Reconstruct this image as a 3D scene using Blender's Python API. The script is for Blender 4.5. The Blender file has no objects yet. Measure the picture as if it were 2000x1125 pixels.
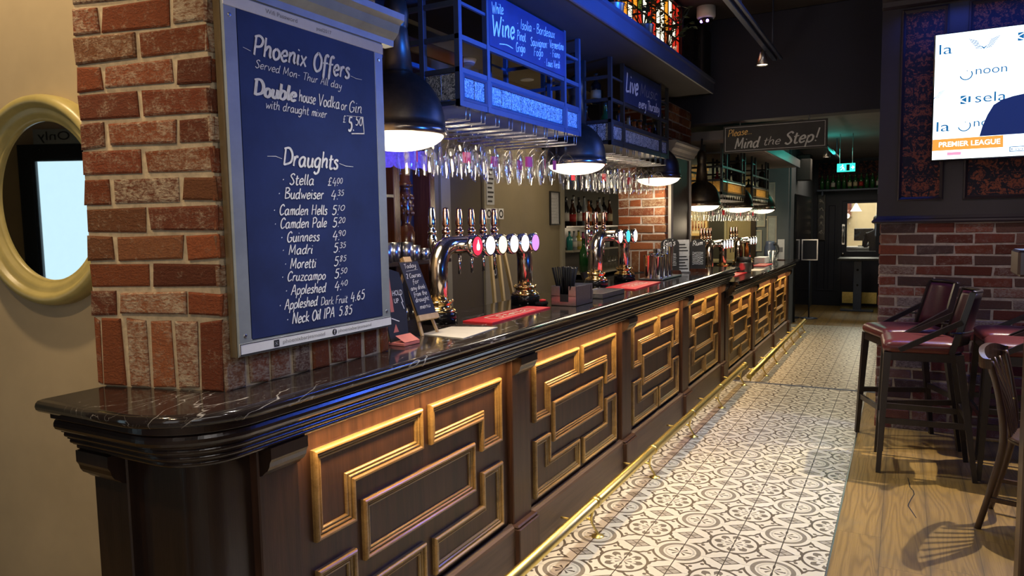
import bpy, bmesh, math, random
from mathutils import Vector, Matrix
random.seed(7)
PI = math.pi
SC = bpy.context.scene
COL = SC.collection

# ------------------------------------------------------------------ camera
cam_d = bpy.data.cameras.new('camera')
cam = bpy.data.objects.new('camera', cam_d)
COL.objects.link(cam)
SC.camera = cam
cam_d.sensor_fit = 'HORIZONTAL'
cam_d.sensor_width = 36.0
cam_d.lens = 36.0 * 1393.6 / 2000.0
cam_d.clip_start = 0.05
cam_d.clip_end = 60
_yaw, _pit, _rol = -0.501788, -0.085519, -0.017332
_f = Vector((math.sin(_yaw) * math.cos(_pit), math.cos(_yaw) * math.cos(_pit), math.sin(_pit)))
_r = Vector((math.cos(_yaw), -math.sin(_yaw), 0))
_u = _r.cross(_f)
_r2 = math.cos(_rol) * _r + math.sin(_rol) * _u
_u2 = _r2.cross(_f)
_m = Matrix((_r2, _u2, -_f)).transposed().to_4x4()
_m.translation = Vector((0, 0, 1.52))
cam.matrix_world = _m

# ------------------------------------------------------------------ world, exposure
W = bpy.data.worlds.new('world')
SC.world = W
W.use_nodes = True
W.node_tree.nodes['Background'].inputs[0].default_value = (0.55, 0.52, 0.60, 1)
W.node_tree.nodes['Background'].inputs[1].default_value = 0.035
SC.view_settings.view_transform = 'Standard'
SC.view_settings.look = 'None'
SC.view_settings.gamma = 1.0
SC.view_settings.use_curve_mapping = False
SC.view_settings.exposure = 0.0
try:
    SC.cycles.transparent_max_bounces = 32
    SC.cycles.max_bounces = 10
    SC.cycles.sample_clamp_indirect = 6.0
except Exception:
    pass

WARM = (1.0, 0.72, 0.42)
WARMW = (1.0, 0.84, 0.62)


def spot(name, loc, tgt, power, color, angle, blend=0.6, radius=0.04):
    d = bpy.data.lights.new(name, 'SPOT')
    d.energy, d.color, d.spot_size, d.spot_blend, d.shadow_soft_size = power, color, math.radians(angle), blend, radius
    o = bpy.data.objects.new(name, d)
    COL.objects.link(o)
    o.location = loc
    o.rotation_euler = (Vector(tgt) - Vector(loc)).to_track_quat('-Z', 'Y').to_euler()
    return o


def area(name, loc, tgt, power, color, sx, sy, spread=180, up='Y'):
    d = bpy.data.lights.new(name, 'AREA')
    d.shape, d.size, d.size_y, d.energy, d.color = 'RECTANGLE', sx, sy, power, color
    d.spread = math.radians(spread)
    o = bpy.data.objects.new(name, d)
    COL.objects.link(o)
    o.location = loc
    o.rotation_euler = (Vector(tgt) - Vector(loc)).to_track_quat('-Z', up).to_euler()
    return o


# ceiling track spots washing the tiled aisle and the bar front
for yy, pw in ((1.6, 150), (3.0, 165), (4.4, 165), (5.8, 150)):
    spot('track_light', (-1.0, yy, 2.9), (-0.92, yy + 0.25, 0.0), pw * 0.92, (1.0, 0.93, 0.78), 64, 0.75, 0.05)
# far room, beyond the step
for yy, pw in ((8.2, 85), (10.0, 80), (11.5, 32)):
    spot('far_track_light', (-0.95, yy, 2.35), (-0.95, yy + 0.1, -0.15), pw, WARMW, 110, 0.8, 0.05)
# hidden LED strips under the counter overhang
for y0, y1, z in ((1.46, 2.70, 0.935), (2.90, 4.11, 0.935), (4.31, 5.49, 0.935), (5.70, 6.83, 0.935),
                  (7.22, 8.48, 0.79), (8.66, 9.88, 0.79), (10.06, 11.26, 0.79)):
    o = area('led_strip', (-1.475, (y0 + y1) / 2, z), (-1.53, (y0 + y1) / 2, z - 0.42), 4.2 * (y1 - y0), (1.0, 0.62, 0.27), y1 - y0, 0.012, 150)
    d_ = Vector((-0.055, 0, -0.42)).normalized()
    xa = Vector((0, 1, 0))
    za = -d_
    ya = za.cross(xa)
    o.rotation_euler = Matrix((xa, ya, za)).transposed().to_euler()
# warm downlight over the cream wall and mirror at the left end of the bar
spot('wall_downlight', (-2.25, 0.66, 3.25), (-2.45, 1.30, 1.2), 110, (1.0, 0.74, 0.44), 80, 0.9, 0.05)
spot('end_downlight', (-1.35, -0.3, 3.2), (-1.75, 1.2, 1.6), 75, (1.0, 0.72, 0.42), 46, 0.9, 0.06)
# added fill to brighten the drinks board and the bricks below it
spot('board_fill', (0.7, 0.9, 3.1), (-1.55, 1.62, 1.40), 40, (1.0, 0.95, 0.92), 30, 0.9, 0.06)
# soft room light from the front of the pub
area('room_light', (1.6, -0.4, 3.2), (-1.2, 2.2, 1.0), 12, (1.0, 0.93, 0.88), 1.6, 0.6)
area('warm_front_fill', (0.2, -0.6, 3.3), (0.2, -1.6, 0.8), 22, (1.0, 0.78, 0.5), 2.5, 0.4, 110)  # added warm fill on the front wall, for gold reflections in the chrome
# added cool fills behind the camera, also giving pale stripes in the chrome
area('cool_front_fill', (1.3, -1.5, 1.75), (1.0, 3.0, 1.5), 9, (0.86, 0.93, 1.0), 1.0, 1.7)
area('cool_front_fill', (-0.6, -1.5, 1.75), (-0.6, 3.0, 1.5), 5, (0.86, 0.93, 1.0), 0.8, 1.7)
# blue stage flood on the right, playing on the racks and canopy
spot('blue_flood', (2.6, 2.5, 1.35), (-1.5, 3.2, 2.45), 2600, (0.020, 0.16, 1.0), 34, 1.0, 0.12)
# blue LED strip along the cornice above the screen
o = area('blue_led_strip', (1.55, 5.56, 3.02), (0.9, 3.4, 1.2), 62, (0.05, 0.15, 1.0), 3.1, 0.07, 170)
d_ = Vector((0, -0.80, -0.60)).normalized()
xa = Vector((1, 0, 0))
o.rotation_euler = Matrix((xa, (-d_).cross(xa), -d_)).transposed().to_euler()
area('blue_led_wash', (1.55, 5.62, 2.97), (1.55, 5.83, 2.0), 9, (0.05, 0.13, 1.0), 3.1, 0.03, 150)
# spot above the seating on the right
spot('seating_spot', (1.15, 5.5, 3.2), (0.25, 4.0, 0.0), 520, (1.0, 0.82, 0.52), 52, 0.5, 0.022)
spot('brick_fill', (0.5, 3.6, 3.2), (0.55, 5.83, 1.05), 55, (1.0, 0.80, 0.76), 30, 0.9, 0.05)  # added fill, brightens the brick dado behind the stools
# behind the bar
spot('back_bar_downlight', (-2.38, 3.3, 2.70), (-2.62, 3.35, 1.4), 30, (1.0, 0.82, 0.55), 100, 0.9, 0.08)
spot('back_bar_downlight', (-2.45, 5.5, 2.70), (-2.95, 5.5, 1.3), 38, (1.0, 0.82, 0.55), 100, 0.9, 0.08)
for yy in (8.1, 9.75):
    spot('far_rack_spot', (-0.75, yy - 0.3, 2.55), (-1.65, yy, 1.88), 85, (1.0, 0.74, 0.34), 42, 0.8, 0.04)
spot('far_back_bar_light', (-2.7, 10.6, 2.2), (-2.9, 12.0, 1.5), 95, (1.0, 0.80, 0.36), 90, 0.9, 0.05)
area('far_room_glow', (-0.9, 13.2, 2.55), (-0.9, 13.2, 0), 13, (1.0, 0.82, 0.60), 1.2, 2.0)
area('kitchen_light', (-0.7, 17.5, 2.5), (-0.7, 17.5, 0), 150, (1.0, 0.92, 0.75), 1.5, 1.5)


# ------------------------------------------------------------------ node helpers
class V:
    """expression wrapper around shader sockets / floats"""
    def __init__(s, t, v):
        s.t, s.v = t, v

    def _op(s, op, *a):
        n = s.t.nodes.new('ShaderNodeMath')
        n.operation = op
        for i, x in enumerate((s,) + a):
            x = x.v if isinstance(x, V) else x
            if isinstance(x, (int, float)):
                n.inputs[i].default_value = x
            else:
                s.t.links.new(x, n.inputs[i])
        return V(s.t, n.outputs[0])

    def __add__(s, o): return s._op('ADD', o)
    def __sub__(s, o): return s._op('SUBTRACT', o)
    def __rsub__(s, o): return V(s.t, o)._op('SUBTRACT', s)
    def __mul__(s, o): return s._op('MULTIPLY', o)
    def __truediv__(s, o): return s._op('DIVIDE', o)
    def lt(s, o): return s._op('LESS_THAN', o)
    def gt(s, o): return s._op('GREATER_THAN', o)
    def mn(s, o): return s._op('MINIMUM', o)
    def mx(s, o): return s._op('MAXIMUM', o)
    def abs(s): return s._op('ABSOLUTE')
    def sqrt(s): return s._op('SQRT')
    def floor(s): return s._op('FLOOR')
    def cos(s): return s._op('COSINE')
    def atan2(s, o): return s._op('ARCTAN2', o)
    def pp(s, o=1.0): return s._op('PINGPONG', o)

    def smooth(s, a, b):
        n = s.t.nodes.new('ShaderNodeMapRange')
        n.interpolation_type = 'SMOOTHSTEP'
        s.t.links.new(s.v, n.inputs[0])
        n.inputs[1].default_value, n.inputs[2].default_value = a, b
        return V(s.t, n.outputs[0])


class Mat:
    def __init__(s, name, **kw):
        s.m = bpy.data.materials.new(name)
        s.m.use_nodes = True
        s.t = s.m.node_tree
        s.b = s.t.nodes['Principled BSDF']
        for k, v in kw.items():
            s.set(k, v)

    def set(s, k, v):
        k = {'color': 'Base Color', 'rough': 'Roughness', 'metal': 'Metallic', 'spec': 'Specular IOR Level', 'coat': 'Coat Weight',
             'coat_rough': 'Coat Roughness', 'emit': 'Emission Color', 'emit_s': 'Emission Strength', 'trans': 'Transmission Weight'}.get(k, k)
        i = s.b.inputs[k]
        if isinstance(v, V):
            v = v.v
        if hasattr(v, 'is_output'):
            s.t.links.new(v, i)
        elif isinstance(v, tuple) and len(v) == 3:
            i.default_value = v + (1,)
        else:
            i.default_value = v
        return s

    def node(s, typ, **kw):
        n = s.t.nodes.new(typ)
        for k, v in kw.items():
            setattr(n, k, v)
        return n

    def coord(s, kind='Object', scale=(1, 1, 1), loc=(0, 0, 0), rot=(0, 0, 0)):
        tc = s.node('ShaderNodeTexCoord')
        mp = s.node('ShaderNodeMapping')
        s.t.links.new(tc.outputs[kind], mp.inputs[0])
        mp.inputs['Scale'].default_value = scale
        mp.inputs['Location'].default_value = loc
        mp.inputs['Rotation'].default_value = rot
        return mp.outputs[0]

    def geo(s, scale=(1, 1, 1)):
        g = s.node('ShaderNodeNewGeometry')
        mp = s.node('ShaderNodeMapping')
        s.t.links.new(g.outputs['Position'], mp.inputs[0])
        mp.inputs['Scale'].default_value = scale
        return mp.outputs[0]

    def xyz(s, vec):
        n = s.node('ShaderNodeSeparateXYZ')
        s.t.links.new(vec, n.inputs[0])
        return [V(s.t, n.outputs[i]) for i in range(3)]

    def vec(s, x, y, z=0.0):
        n = s.node('ShaderNodeCombineXYZ')
        for i, q in enumerate((x, y, z)):
            if isinstance(q, V):
                s.t.links.new(q.v, n.inputs[i])
            else:
                n.inputs[i].default_value = q
        return n.outputs[0]

    def noise(s, vec, scale=5, detail=4, rough=0.6, dist=0.0):
        n = s.node('ShaderNodeTexNoise')
        s.t.links.new(vec, n.inputs['Vector'])
        n.inputs['Scale'].default_value = scale
        n.inputs['Detail'].default_value = detail
        n.inputs['Roughness'].default_value = rough
        n.inputs['Distortion'].default_value = dist
        return V(s.t, n.outputs['Fac'])

    def ramp(s, fac, stops, interp='LINEAR'):
        n = s.node('ShaderNodeValToRGB')
        n.color_ramp.interpolation = interp
        s.t.links.new(fac.v if isinstance(fac, V) else fac, n.inputs[0])
        e = n.color_ramp.elements
        while len(e) < len(stops):
            e.new(0.5)
        for q, (p, c) in zip(e, stops):
            q.position = p
            q.color = (c + (1,)) if isinstance(c, tuple) else (c, c, c, 1)
        return n.outputs[0]

    def mix(s, fac, a, b, blend='MIX'):
        n = s.node('ShaderNodeMix', data_type='RGBA', blend_type=blend)
        for i, q in ((0, fac), (6, a), (7, b)):
            if isinstance(q, V):
                q = q.v
            if hasattr(q, 'is_output'):
                s.t.links.new(q, n.inputs[i])
            elif isinstance(q, tuple):
                n.inputs[i].default_value = q + (1,)
            else:
                n.inputs[i].default_value = q
        return n.outputs[2]

    def bump(s, h, strength=0.3, dist=0.01):
        n = s.node('ShaderNodeBump')
        s.t.links.new(h.v if isinstance(h, V) else h, n.inputs['Height'])
        n.inputs['Strength'].default_value = strength
        n.inputs['Distance'].default_value = dist
        s.t.links.new(n.outputs[0], s.b.inputs['Normal'])
        return s
# ------------------------------------------------------------------ materials
def simple(name, color, rough=0.5, metal=0.0, var=0.12, scale=30, bump=0.0, **kw):
    """procedural base: a colour broken up by fine noise"""
    M = Mat(name, rough=rough, metal=metal, **kw)
    n = M.noise(M.coord(), scale, 4)
    lo = tuple(c * (1 - var) for c in color)
    hi = tuple(min(1, c * (1 + var)) for c in color)
    M.set('color', M.ramp(n, [(0.3, lo), (0.7, hi)]))
    if bump:
        M.bump(n, bump, 0.004)
    return M.m


def wood(name, dark, light, axis='z', scale=1.0, rough=0.4, coat=0.0, contrast=(0.35, 0.7)):
    M = Mat(name, rough=rough, coat=coat, coat_rough=0.15)
    k = {'x': (1.2, 22, 22), 'y': (22, 1.2, 22), 'z': (22, 22, 1.2)}[axis]
    v = M.coord('Object', tuple(q * scale for q in k))
    n = M.noise(v, 1.0, 6, 0.65, 0.6)
    fine = M.noise(M.coord('Object', tuple(q * 9 * scale for q in k)), 1.0, 3, 0.6)
    M.set('color', M.ramp(n * 0.75 + fine * 0.25, [(contrast[0], dark), (contrast[1], light)]))
    M.bump(fine, 0.12, 0.002)
    return M.m


def emit(name, color, strength):
    M = Mat(name, color=(0.02, 0.02, 0.02), rough=0.6)
    M.set('emit', color)
    M.set('emit_s', strength)
    return M.m


def glass_mat(name, tint=(0.97, 0.98, 0.98), base=0.05, edge=0.85, power=3.0, gloss=(1, 1, 1), grough=0.02):
    """thin-walled glass"""
    m = bpy.data.materials.new(name)
    m.use_nodes = True
    t = m.node_tree
    t.nodes.clear()
    out = t.nodes.new('ShaderNodeOutputMaterial')
    tr = t.nodes.new('ShaderNodeBsdfTransparent')
    gl = t.nodes.new('ShaderNodeBsdfGlossy')
    mx = t.nodes.new('ShaderNodeMixShader')
    lw = t.nodes.new('ShaderNodeLayerWeight')
    lw.inputs[0].default_value = 0.5
    p = t.nodes.new('ShaderNodeMath')
    p.operation = 'POWER'
    p.inputs[1].default_value = power
    mr = t.nodes.new('ShaderNodeMapRange')
    mr.inputs[3].default_value, mr.inputs[4].default_value = base, edge
    t.links.new(lw.outputs['Facing'], p.inputs[0])
    t.links.new(p.outputs[0], mr.inputs[0])
    t.links.new(mr.outputs[0], mx.inputs[0])
    tr.inputs[0].default_value = tint + (1,)
    gl.inputs[0].default_value = gloss + (1,)
    gl.inputs[1].default_value = grough
    t.links.new(tr.outputs[0], mx.inputs[1])
    t.links.new(gl.outputs[0], mx.inputs[2])
    t.links.new(mx.outputs[0], out.inputs[0])
    return m


MT = {}
# bricks: true colour per brick in the 'tint' attribute (alpha = how limewashed it is)
def brick_mat(name, wash=(0.50, 0.42, 0.30), vary=1.0):
    M = Mat(name, rough=0.9, spec=0.2)
    a = M.node('ShaderNodeAttribute', attribute_name='tint')
    g = M.geo()
    n1 = M.noise(g, 26, 6, 0.7, 0.5)
    n2 = M.noise(g, 150, 4, 0.7)
    c = M.mix(n2.smooth(0.35, 0.75) * 0.55, a.outputs['Color'], (0.10, 0.035, 0.02), 'MIX')
    w = (n1 * 0.6 + n2 * 0.4 + V(M.t, a.outputs['Alpha']) * 0.42 - 0.42).smooth(0.16, 0.42)
    streak = M.noise(M.geo((30, 30, 90)), 2.0, 4, 0.65, 0.4)
    w = w * streak.smooth(0.30, 0.62)
    M.set('color', M.mix(w * 0.85, c, wash))
    M.bump(n1 * 0.6 + n2 * 0.7 + streak * 0.5, 0.9, 0.007)
    return M.m


MT['brick'] = brick_mat('brick')
MT['brick_grey'] = brick_mat('brick_grey', (0.36, 0.32, 0.32))
MT['mortar'] = simple('mortar', (0.50, 0.40, 0.26), 0.95, 0, 0.22, 40, 0.6)
MT['mortar_grey'] = simple('mortar_grey', (0.40, 0.36, 0.35), 0.95, 0, 0.22, 40, 0.6)

# black marble with white veins
M = Mat('marble', rough=0.10, spec=0.6)
g = M.geo((1.0, 0.55, 1.0))
warp = M.noise(g, 2.5, 5, 0.6)
v1 = M.noise(M.geo((4.6, 1.0, 4.6)), 1.3, 4, 0.5, 0.5)
v2 = M.noise(M.geo((13, 2.6, 13)), 1.3, 3, 0.5, 0.6)
l1 = ((v1 * 34).cos()).abs()
l2 = ((v2 * 26).cos()).abs()
vein = (1.0 - (l1 * 9).mn(1.0)) * warp.smooth(0.42, 0.62) * 0.8
vein2 = (1.0 - (l2 * 9).mn(1.0)) * warp.smooth(0.48, 0.72) * 0.45
M.set('color', M.mix(vein.mx(vein2), M.ramp(warp, [(0.3, (0.010, 0.008, 0.008)), (0.8, (0.030, 0.022, 0.020))]), (0.55, 0.52, 0.48)))
MT['marble'] = M.m

MT['panel'] = wood('panel_oak', (0.024, 0.010, 0.006), (0.082, 0.036, 0.019), 'z', 1.0, 0.42)
MT['dark_wood'] = wood('dark_wood', (0.012, 0.006, 0.004), (0.034, 0.018, 0.012), 'z', 1.0, 0.32, 0.3)
MT['dark_wood_y'] = wood('dark_wood_long', (0.012, 0.007, 0.006), (0.030, 0.017, 0.013), 'y', 1.0, 0.22, 0.6)
MT['plinth'] = wood('plinth_oak', (0.045, 0.026, 0.016), (0.110, 0.066, 0.042), 'y', 1.0, 0.45)
MT['gilt'] = wood('gilt_oak', (0.165, 0.094, 0.030), (0.42, 0.275, 0.100), 'y', 1.3, 0.30, 0.4, (0.3, 0.72))
MT['pine'] = wood('pale_pine', (0.55, 0.36, 0.17), (0.72, 0.52, 0.28), 'z', 1.2, 0.6)
MT['bamboo'] = wood('bamboo', (0.50, 0.36, 0.14), (0.70, 0.55, 0.27), 'z', 1.5, 0.5)
MT['stool_wood'] = wood('stool_wood', (0.012, 0.009, 0.010), (0.030, 0.022, 0.022), 'z', 1.2, 0.35, 0.2)
MT['chair_wood'] = wood('chair_wood', (0.040, 0.020, 0.012), (0.095, 0.050, 0.028), 'z', 1.2, 0.35, 0.2)
MT['mahogany'] = wood('mahogany', (0.035, 0.010, 0.005), (0.130, 0.040, 0.018), 'z', 0.8, 0.25, 0.5)
MT['brown_panel'] = simple('brown_paint', (0.10, 0.065, 0.05), 0.5)

M = Mat('brass', metal=1.0, rough=0.36)
M.set('color', M.ramp(M.noise(M.coord('Object', (20, 3, 20)), 2, 3), [(0.3, (0.72, 0.56, 0.17)), (0.7, (0.88, 0.72, 0.28))]))
MT['brass'] = M.m
MT['gold'] = simple('polished_gold', (0.95, 0.70, 0.30), 0.12, 1.0, 0.05)
MT['chrome'] = simple('chrome', (0.86, 0.85, 0.84), 0.07, 1.0, 0.02)
MT['warm_chrome'] = simple('warm_chrome', (0.90, 0.80, 0.68), 0.15, 1.0, 0.04)
MT['steel'] = simple('brushed_steel', (0.62, 0.62, 0.64), 0.28, 1.0, 0.08, 80)
MT['copper'] = simple('copper', (0.95, 0.55, 0.38), 0.14, 1.0, 0.06)
MT['black_gloss'] = simple('black_gloss', (0.012, 0.012, 0.014), 0.12, 0, 0.2)
MT['black'] = simple('black_paint', (0.010, 0.010, 0.012), 0.55, 0, 0.2)
MT['bronze'] = simple('dark_bronze', (0.095, 0.078, 0.060), 0.40, 0.85, 0.15)
MT['lamp_rim'] = simple('lamp_rim', (0.34, 0.27, 0.20), 0.22, 0.9, 0.1)
MT['rack_metal'] = simple('rack_paint', (0.045, 0.062, 0.115), 0.42, 0.0, 0.1)
MT['dark_metal'] = simple('dark_steel_paint', (0.045, 0.048, 0.055), 0.42, 0.2, 0.1)
MT['navy_paint'] = simple('canopy_paint', (0.032, 0.042, 0.085), 0.45, 0.0, 0.12, 6)
MT['soffit'] = simple('soffit_paint', (0.014, 0.012, 0.013), 0.8, 0.0, 0.15, 4)
MT['gold_tile'] = simple('gold_tile', (0.80, 0.44, 0.10), 0.45, 0, 0.3, 45)
MT['chalkboard'] = simple('navy_chalkboard', (0.014, 0.026, 0.105), 0.55, 0, 0.25, 7)
MT['chalkboard_black'] = simple('black_chalkboard', (0.020, 0.020, 0.022), 0.6, 0, 0.3, 9)
MT['chalk'] = simple('chalk_paint', (0.80, 0.82, 0.84), 0.9, 0, 0.15, 60)
MT['chalk_gold'] = simple('chalk_gold', (0.70, 0.45, 0.15), 0.8, 0, 0.1)
MT['chalk_grey'] = simple('chalk_grey', (0.45, 0.46, 0.48), 0.8, 0, 0.15, 60)
MT['frame_grey'] = simple('frame_grey', (0.30, 0.33, 0.34), 0.42, 0.25, 0.12, 12)
MT['frame_bronze'] = simple('frame_bronze', (0.17, 0.12, 0.06), 0.45, 0.3, 0.15, 12)
MT['white'] = simple('white_card', (0.74, 0.74, 0.76), 0.6, 0, 0.04)
MT['paper'] = simple('paper', (0.62, 0.57, 0.48), 0.8, 0, 0.06, 20)
MT['ink'] = simple('ink', (0.02, 0.02, 0.02), 0.7, 0, 0.05)
MT['grey_ink'] = simple('grey_ink', (0.22, 0.22, 0.24), 0.7, 0, 0.05)
MT['cream_wall'] = simple('cream_plaster', (0.42, 0.33, 0.20), 0.85, 0, 0.10, 3, 0.1)
MT['olive_wall'] = simple('olive_paint', (0.225, 0.185, 0.115), 0.75, 0, 0.08, 3)
MT['olive_dark'] = simple('olive_brown_paint', (0.085, 0.066, 0.045), 0.7, 0, 0.08, 3)
MT['olive_trim'] = simple('olive_trim_paint', (0.27, 0.245, 0.185), 0.6, 0, 0.06, 6)
MT['navy_wall'] = simple('navy_wall_paint', (0.008, 0.010, 0.028), 0.65, 0, 0.15, 3)
MT['plum_wood'] = simple('plum_panel_paint', (0.026, 0.019, 0.028), 0.5, 0, 0.12, 5)
MT['dark_blue_wall'] = simple('dark_blue_paint', (0.014, 0.016, 0.034), 0.6, 0, 0.15, 3)
MT['grey_ceiling'] = simple('grey_ceiling_paint', (0.15, 0.14, 0.15), 0.85, 0, 0.08, 2)
MT['ceiling'] = simple('dark_ceiling_paint', (0.030, 0.025, 0.026), 0.85, 0, 0.12, 2)
MT['stone'] = simple('stone_trim', (0.40, 0.37, 0.35), 0.7, 0, 0.1, 10)
MT['teal_wall'] = simple('teal_grey_paint', (0.12, 0.14, 0.17), 0.7, 0, 0.1, 3)
MT['leather'] = simple('burgundy_leather', (0.100, 0.022, 0.024), 0.30, 0, 0.18, 60, 0.12)
MT['leather_back'] = simple('plum_leather', (0.065, 0.014, 0.030), 0.30, 0, 0.18, 60, 0.12)
MT['red_mat'] = simple('red_rubber', (0.62, 0.018, 0.028), 0.5, 0, 0.08, 80, 0.1)
MT['cream_print'] = simple('cream_print', (0.68, 0.58, 0.42), 0.6, 0, 0.08)
MT['red_print'] = simple('red_print', (0.75, 0.03, 0.04), 0.6, 0, 0.08)
MT['coral'] = simple('coral_print', (0.55, 0.16, 0.13), 0.6, 0, 0.08)
MT['blue_tape'] = simple('blue_card', (0.03, 0.12, 0.55), 0.6, 0, 0.08)
MT['green_leaf'] = simple('leaf', (0.030, 0.060, 0.022), 0.5, 0, 0.5, 40)
MT['pot_metal'] = simple('zinc', (0.32, 0.34, 0.38), 0.35, 0.9, 0.2, 10)
MT['purple'] = simple('violet_lace', (0.26, 0.13, 0.52), 0.8, 0, 0.3, 60)
MT['straw'] = simple('black_plastic', (0.005, 0.005, 0.006), 0.6, 0, 0.1, spec=0.15)
MT['lead'] = simple('lead_came', (0.012, 0.011, 0.010), 0.6, 0.3, 0.1)
MT['glass'] = glass_mat('clear_glass', (0.985, 0.99, 0.99), 0.05, 0.70, 3.2)
MT['pane'] = glass_mat('window_glass', (0.9, 0.93, 0.93), 0.05, 0.6, 3)
MT['mirror'] = simple('silvered_mirror', (0.88, 0.90, 0.90), 0.015, 1.0, 0.01)
MT['cream_frame'] = simple('aged_cream_frame', (0.40, 0.33, 0.12), 0.36, 0, 0.2, 8, 0.1)
MT['lamp_glow'] = emit('lamp_glow', (1.0, 0.86, 0.64), 3.2)
MT['cord'] = MT['black']

# frosted and rippled tiles set in the glass racks
M = Mat('rippled_glass', rough=0.25, spec=0.7)
wv = M.noise(M.geo((1, 1, 1)), 60, 2, 0.5, 2.5)
M.set('color', M.ramp(wv, [(0.38, (0.10, 0.12, 0.15)), (0.5, (0.42, 0.46, 0.50)), (0.62, (0.75, 0.78, 0.80))]))
M.bump(wv, 0.8, 0.01)
MT['ripple'] = M.m

# wallpaper: flock damask, rust on navy
M = Mat('damask', rough=0.85)
g = M.geo((1, 1, 1))
X, Y, Z = M.xyz(g)
a = ((X - 0.095) / 0.56).pp(0.5)
b = Z / 0.56
wv = M.noise(M.vec(a * 1.0, Y, b * 1.0), 9, 3, 0.55, 1.8)
wv2 = M.noise(M.vec(a * 1.0, Y, b * 1.0), 42, 3, 0.6, 1.2)
mask = (wv * 0.72 + wv2 * 0.28).smooth(0.485, 0.55) * wv2.smooth(0.36, 0.56)
M.set('color', M.mix(mask, (0.010, 0.011, 0.026), (0.23, 0.068, 0.040)))
M.bump(mask, 0.3, 0.004)
MT['damask'] = M.m


# encaustic tile
def tile_mat(name):
    M = Mat(name, rough=0.32, spec=0.45)
    g = M.geo()
    X, Y, Z = M.xyz(g)
    U = (X + 1.2865) / 0.2057
    Vv = (Y - 3.175) / 0.1985
    a = U.pp(1.0)
    b = Vv.pp(1.0)
    ia = 1.0 - a
    ib = 1.0 - b
    r0 = (a * a + b * b).sqrt()
    r1 = (ia * ia + ib * ib).sqrt()
    d1 = (ia * ia + b * b).sqrt()
    d2 = (a * a + ib * ib).sqrt()
    # the bone shaped field between medallion and flower
    curl = (r0 * 38).cos() * 0.012
    fld = (r0 - 0.565).mn(r1 - 0.505).mn(d1 - 0.435 + curl).mn(d2 - 0.435 + curl)
    dark = fld.gt(0.0) * fld.lt(0.062)
    knob = ((((a - 0.385) * (a - 0.385) + (b - 0.595) * (b - 0.595)).sqrt()).lt(0.045)).mx((((a - 0.595) * (a - 0.595) + (b - 0.385) * (b - 0.385)).sqrt()).lt(0.045))
    dark = dark.mx(knob)
    # medallion
    ang0 = b.atan2(a)
    ring = r0.gt(0.365) * r0.lt(0.465)
    ring2 = r0.gt(0.285) * r0.lt(0.33)
    petal0 = r0.lt(0.20) * (((ang0 * 8).cos()).gt(0.35)) * r0.gt(0.03)
    petal0 = petal0.mx(r0.lt(0.26) * ((ang0 * 4).cos()).gt(0.90))
    dark = dark.mx(ring * 0.80).mx(petal0)
    grey = ring2 * 0.35
    # flower
    ang1 = ib.atan2(ia)
    lobe = (ang1 * 8).cos() * 0.045
    rr = r1 - lobe
    pet = rr.gt(0.255) * rr.lt(0.40)
    pin = r1.lt(0.20) * r1.gt(0.035) * ((ang1 * 8).cos()).gt(0.3)
    dark = dark.mx(pet * 0.9 * ((ang1 * 8).cos()).gt(-0.55)).mx(pin * 0.8)
    # diamonds
    for p, q in ((ia, b), (a, ib)):
        dd = p * 0.85 + q * 1.25
        dark = dark.mx(dd.gt(0.235) * dd.lt(0.285))
        dark = dark.mx(dd.lt(0.235) * (q * 1.6 - p).abs().lt(0.03) * 0.9)
        grey = grey.mx(dd.lt(0.235) * 0.55)
    w = M.noise(g, 55, 3)
    tone = M.noise(M.vec(U.floor() * 3.1, Vv.floor() * 1.7), 1.0, 0)
    cream = M.mix(tone, (0.56, 0.535, 0.445), (0.655, 0.63, 0.55))
    ink = M.mix(w, (0.075, 0.060, 0.045), (0.14, 0.115, 0.09))
    c = M.mix(grey, cream, (0.20, 0.18, 0.155))
    c = M.mix(dark, c, ink)
    # grout: every long joint dark, cross joints fine
    gu = (U._op('FRACT') - 0.5).abs()
    gv = (Vv._op('FRACT') - 0.5).abs()
    groove = gu.gt(0.488).mx(gv.gt(0.494) * 0.55)
    M.set('color', M.mix(groove, c, (0.05, 0.042, 0.035)))
    M.set('rough', (w * 0.18 + 0.22))
    M.bump(1.0 - groove, 0.25, 0.003)
    return M.m


MT['tile'] = tile_mat('encaustic_tile')

# wide oak boards
M = Mat('oak_boards', rough=0.42, spec=0.4)
g = M.geo()
X, Y, Z = M.xyz(g)
pid = ((X + 0.258) / 0.20).floor()
rnd = M.noise(M.vec(pid * 7.31, 0.0, 0.0), 1.0, 0)
yo = Y + rnd * 5.0
bid = (yo / 1.25).floor()
rnd2 = M.noise(M.vec(pid * 7.31, bid * 3.77, 1.0), 1.0, 0)
gv = M.vec(X * 6.0 + rnd2 * 20.0, yo * 0.55, rnd2 * 9.0)
big = M.noise(gv, 1.1, 2, 0.45, 0.25)
rings = (big * 95).cos() * 0.5 + 0.5
fine = M.noise(M.vec(X * 260, yo * 5.0, rnd2), 1.0, 4, 0.7)
wear = M.noise(g, 3.5, 4)
c = M.mix(rings * rings * 0.58, (0.315, 0.20, 0.066), (0.12, 0.072, 0.026))
c = M.mix(fine.smooth(0.48, 0.72) * 0.45, c, (0.10, 0.06, 0.022))
c = M.mix(wear.smooth(0.45, 0.8) * 0.5, c, (0.17, 0.14, 0.085))
c = M.mix(rnd2 * 0.55, c, (0.17, 0.115, 0.04))
e = ((X + 0.258) / 0.20)._op('FRACT')
e2 = (yo / 1.25)._op('FRACT')
seam = e.lt(0.008).mx(e.gt(0.994)).mx(e2.lt(0.002))
soft = ((e - 0.5).abs()).smooth(0.36, 0.5) * 0.45
c = M.mix(soft, c, (0.10, 0.075, 0.045))
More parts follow.
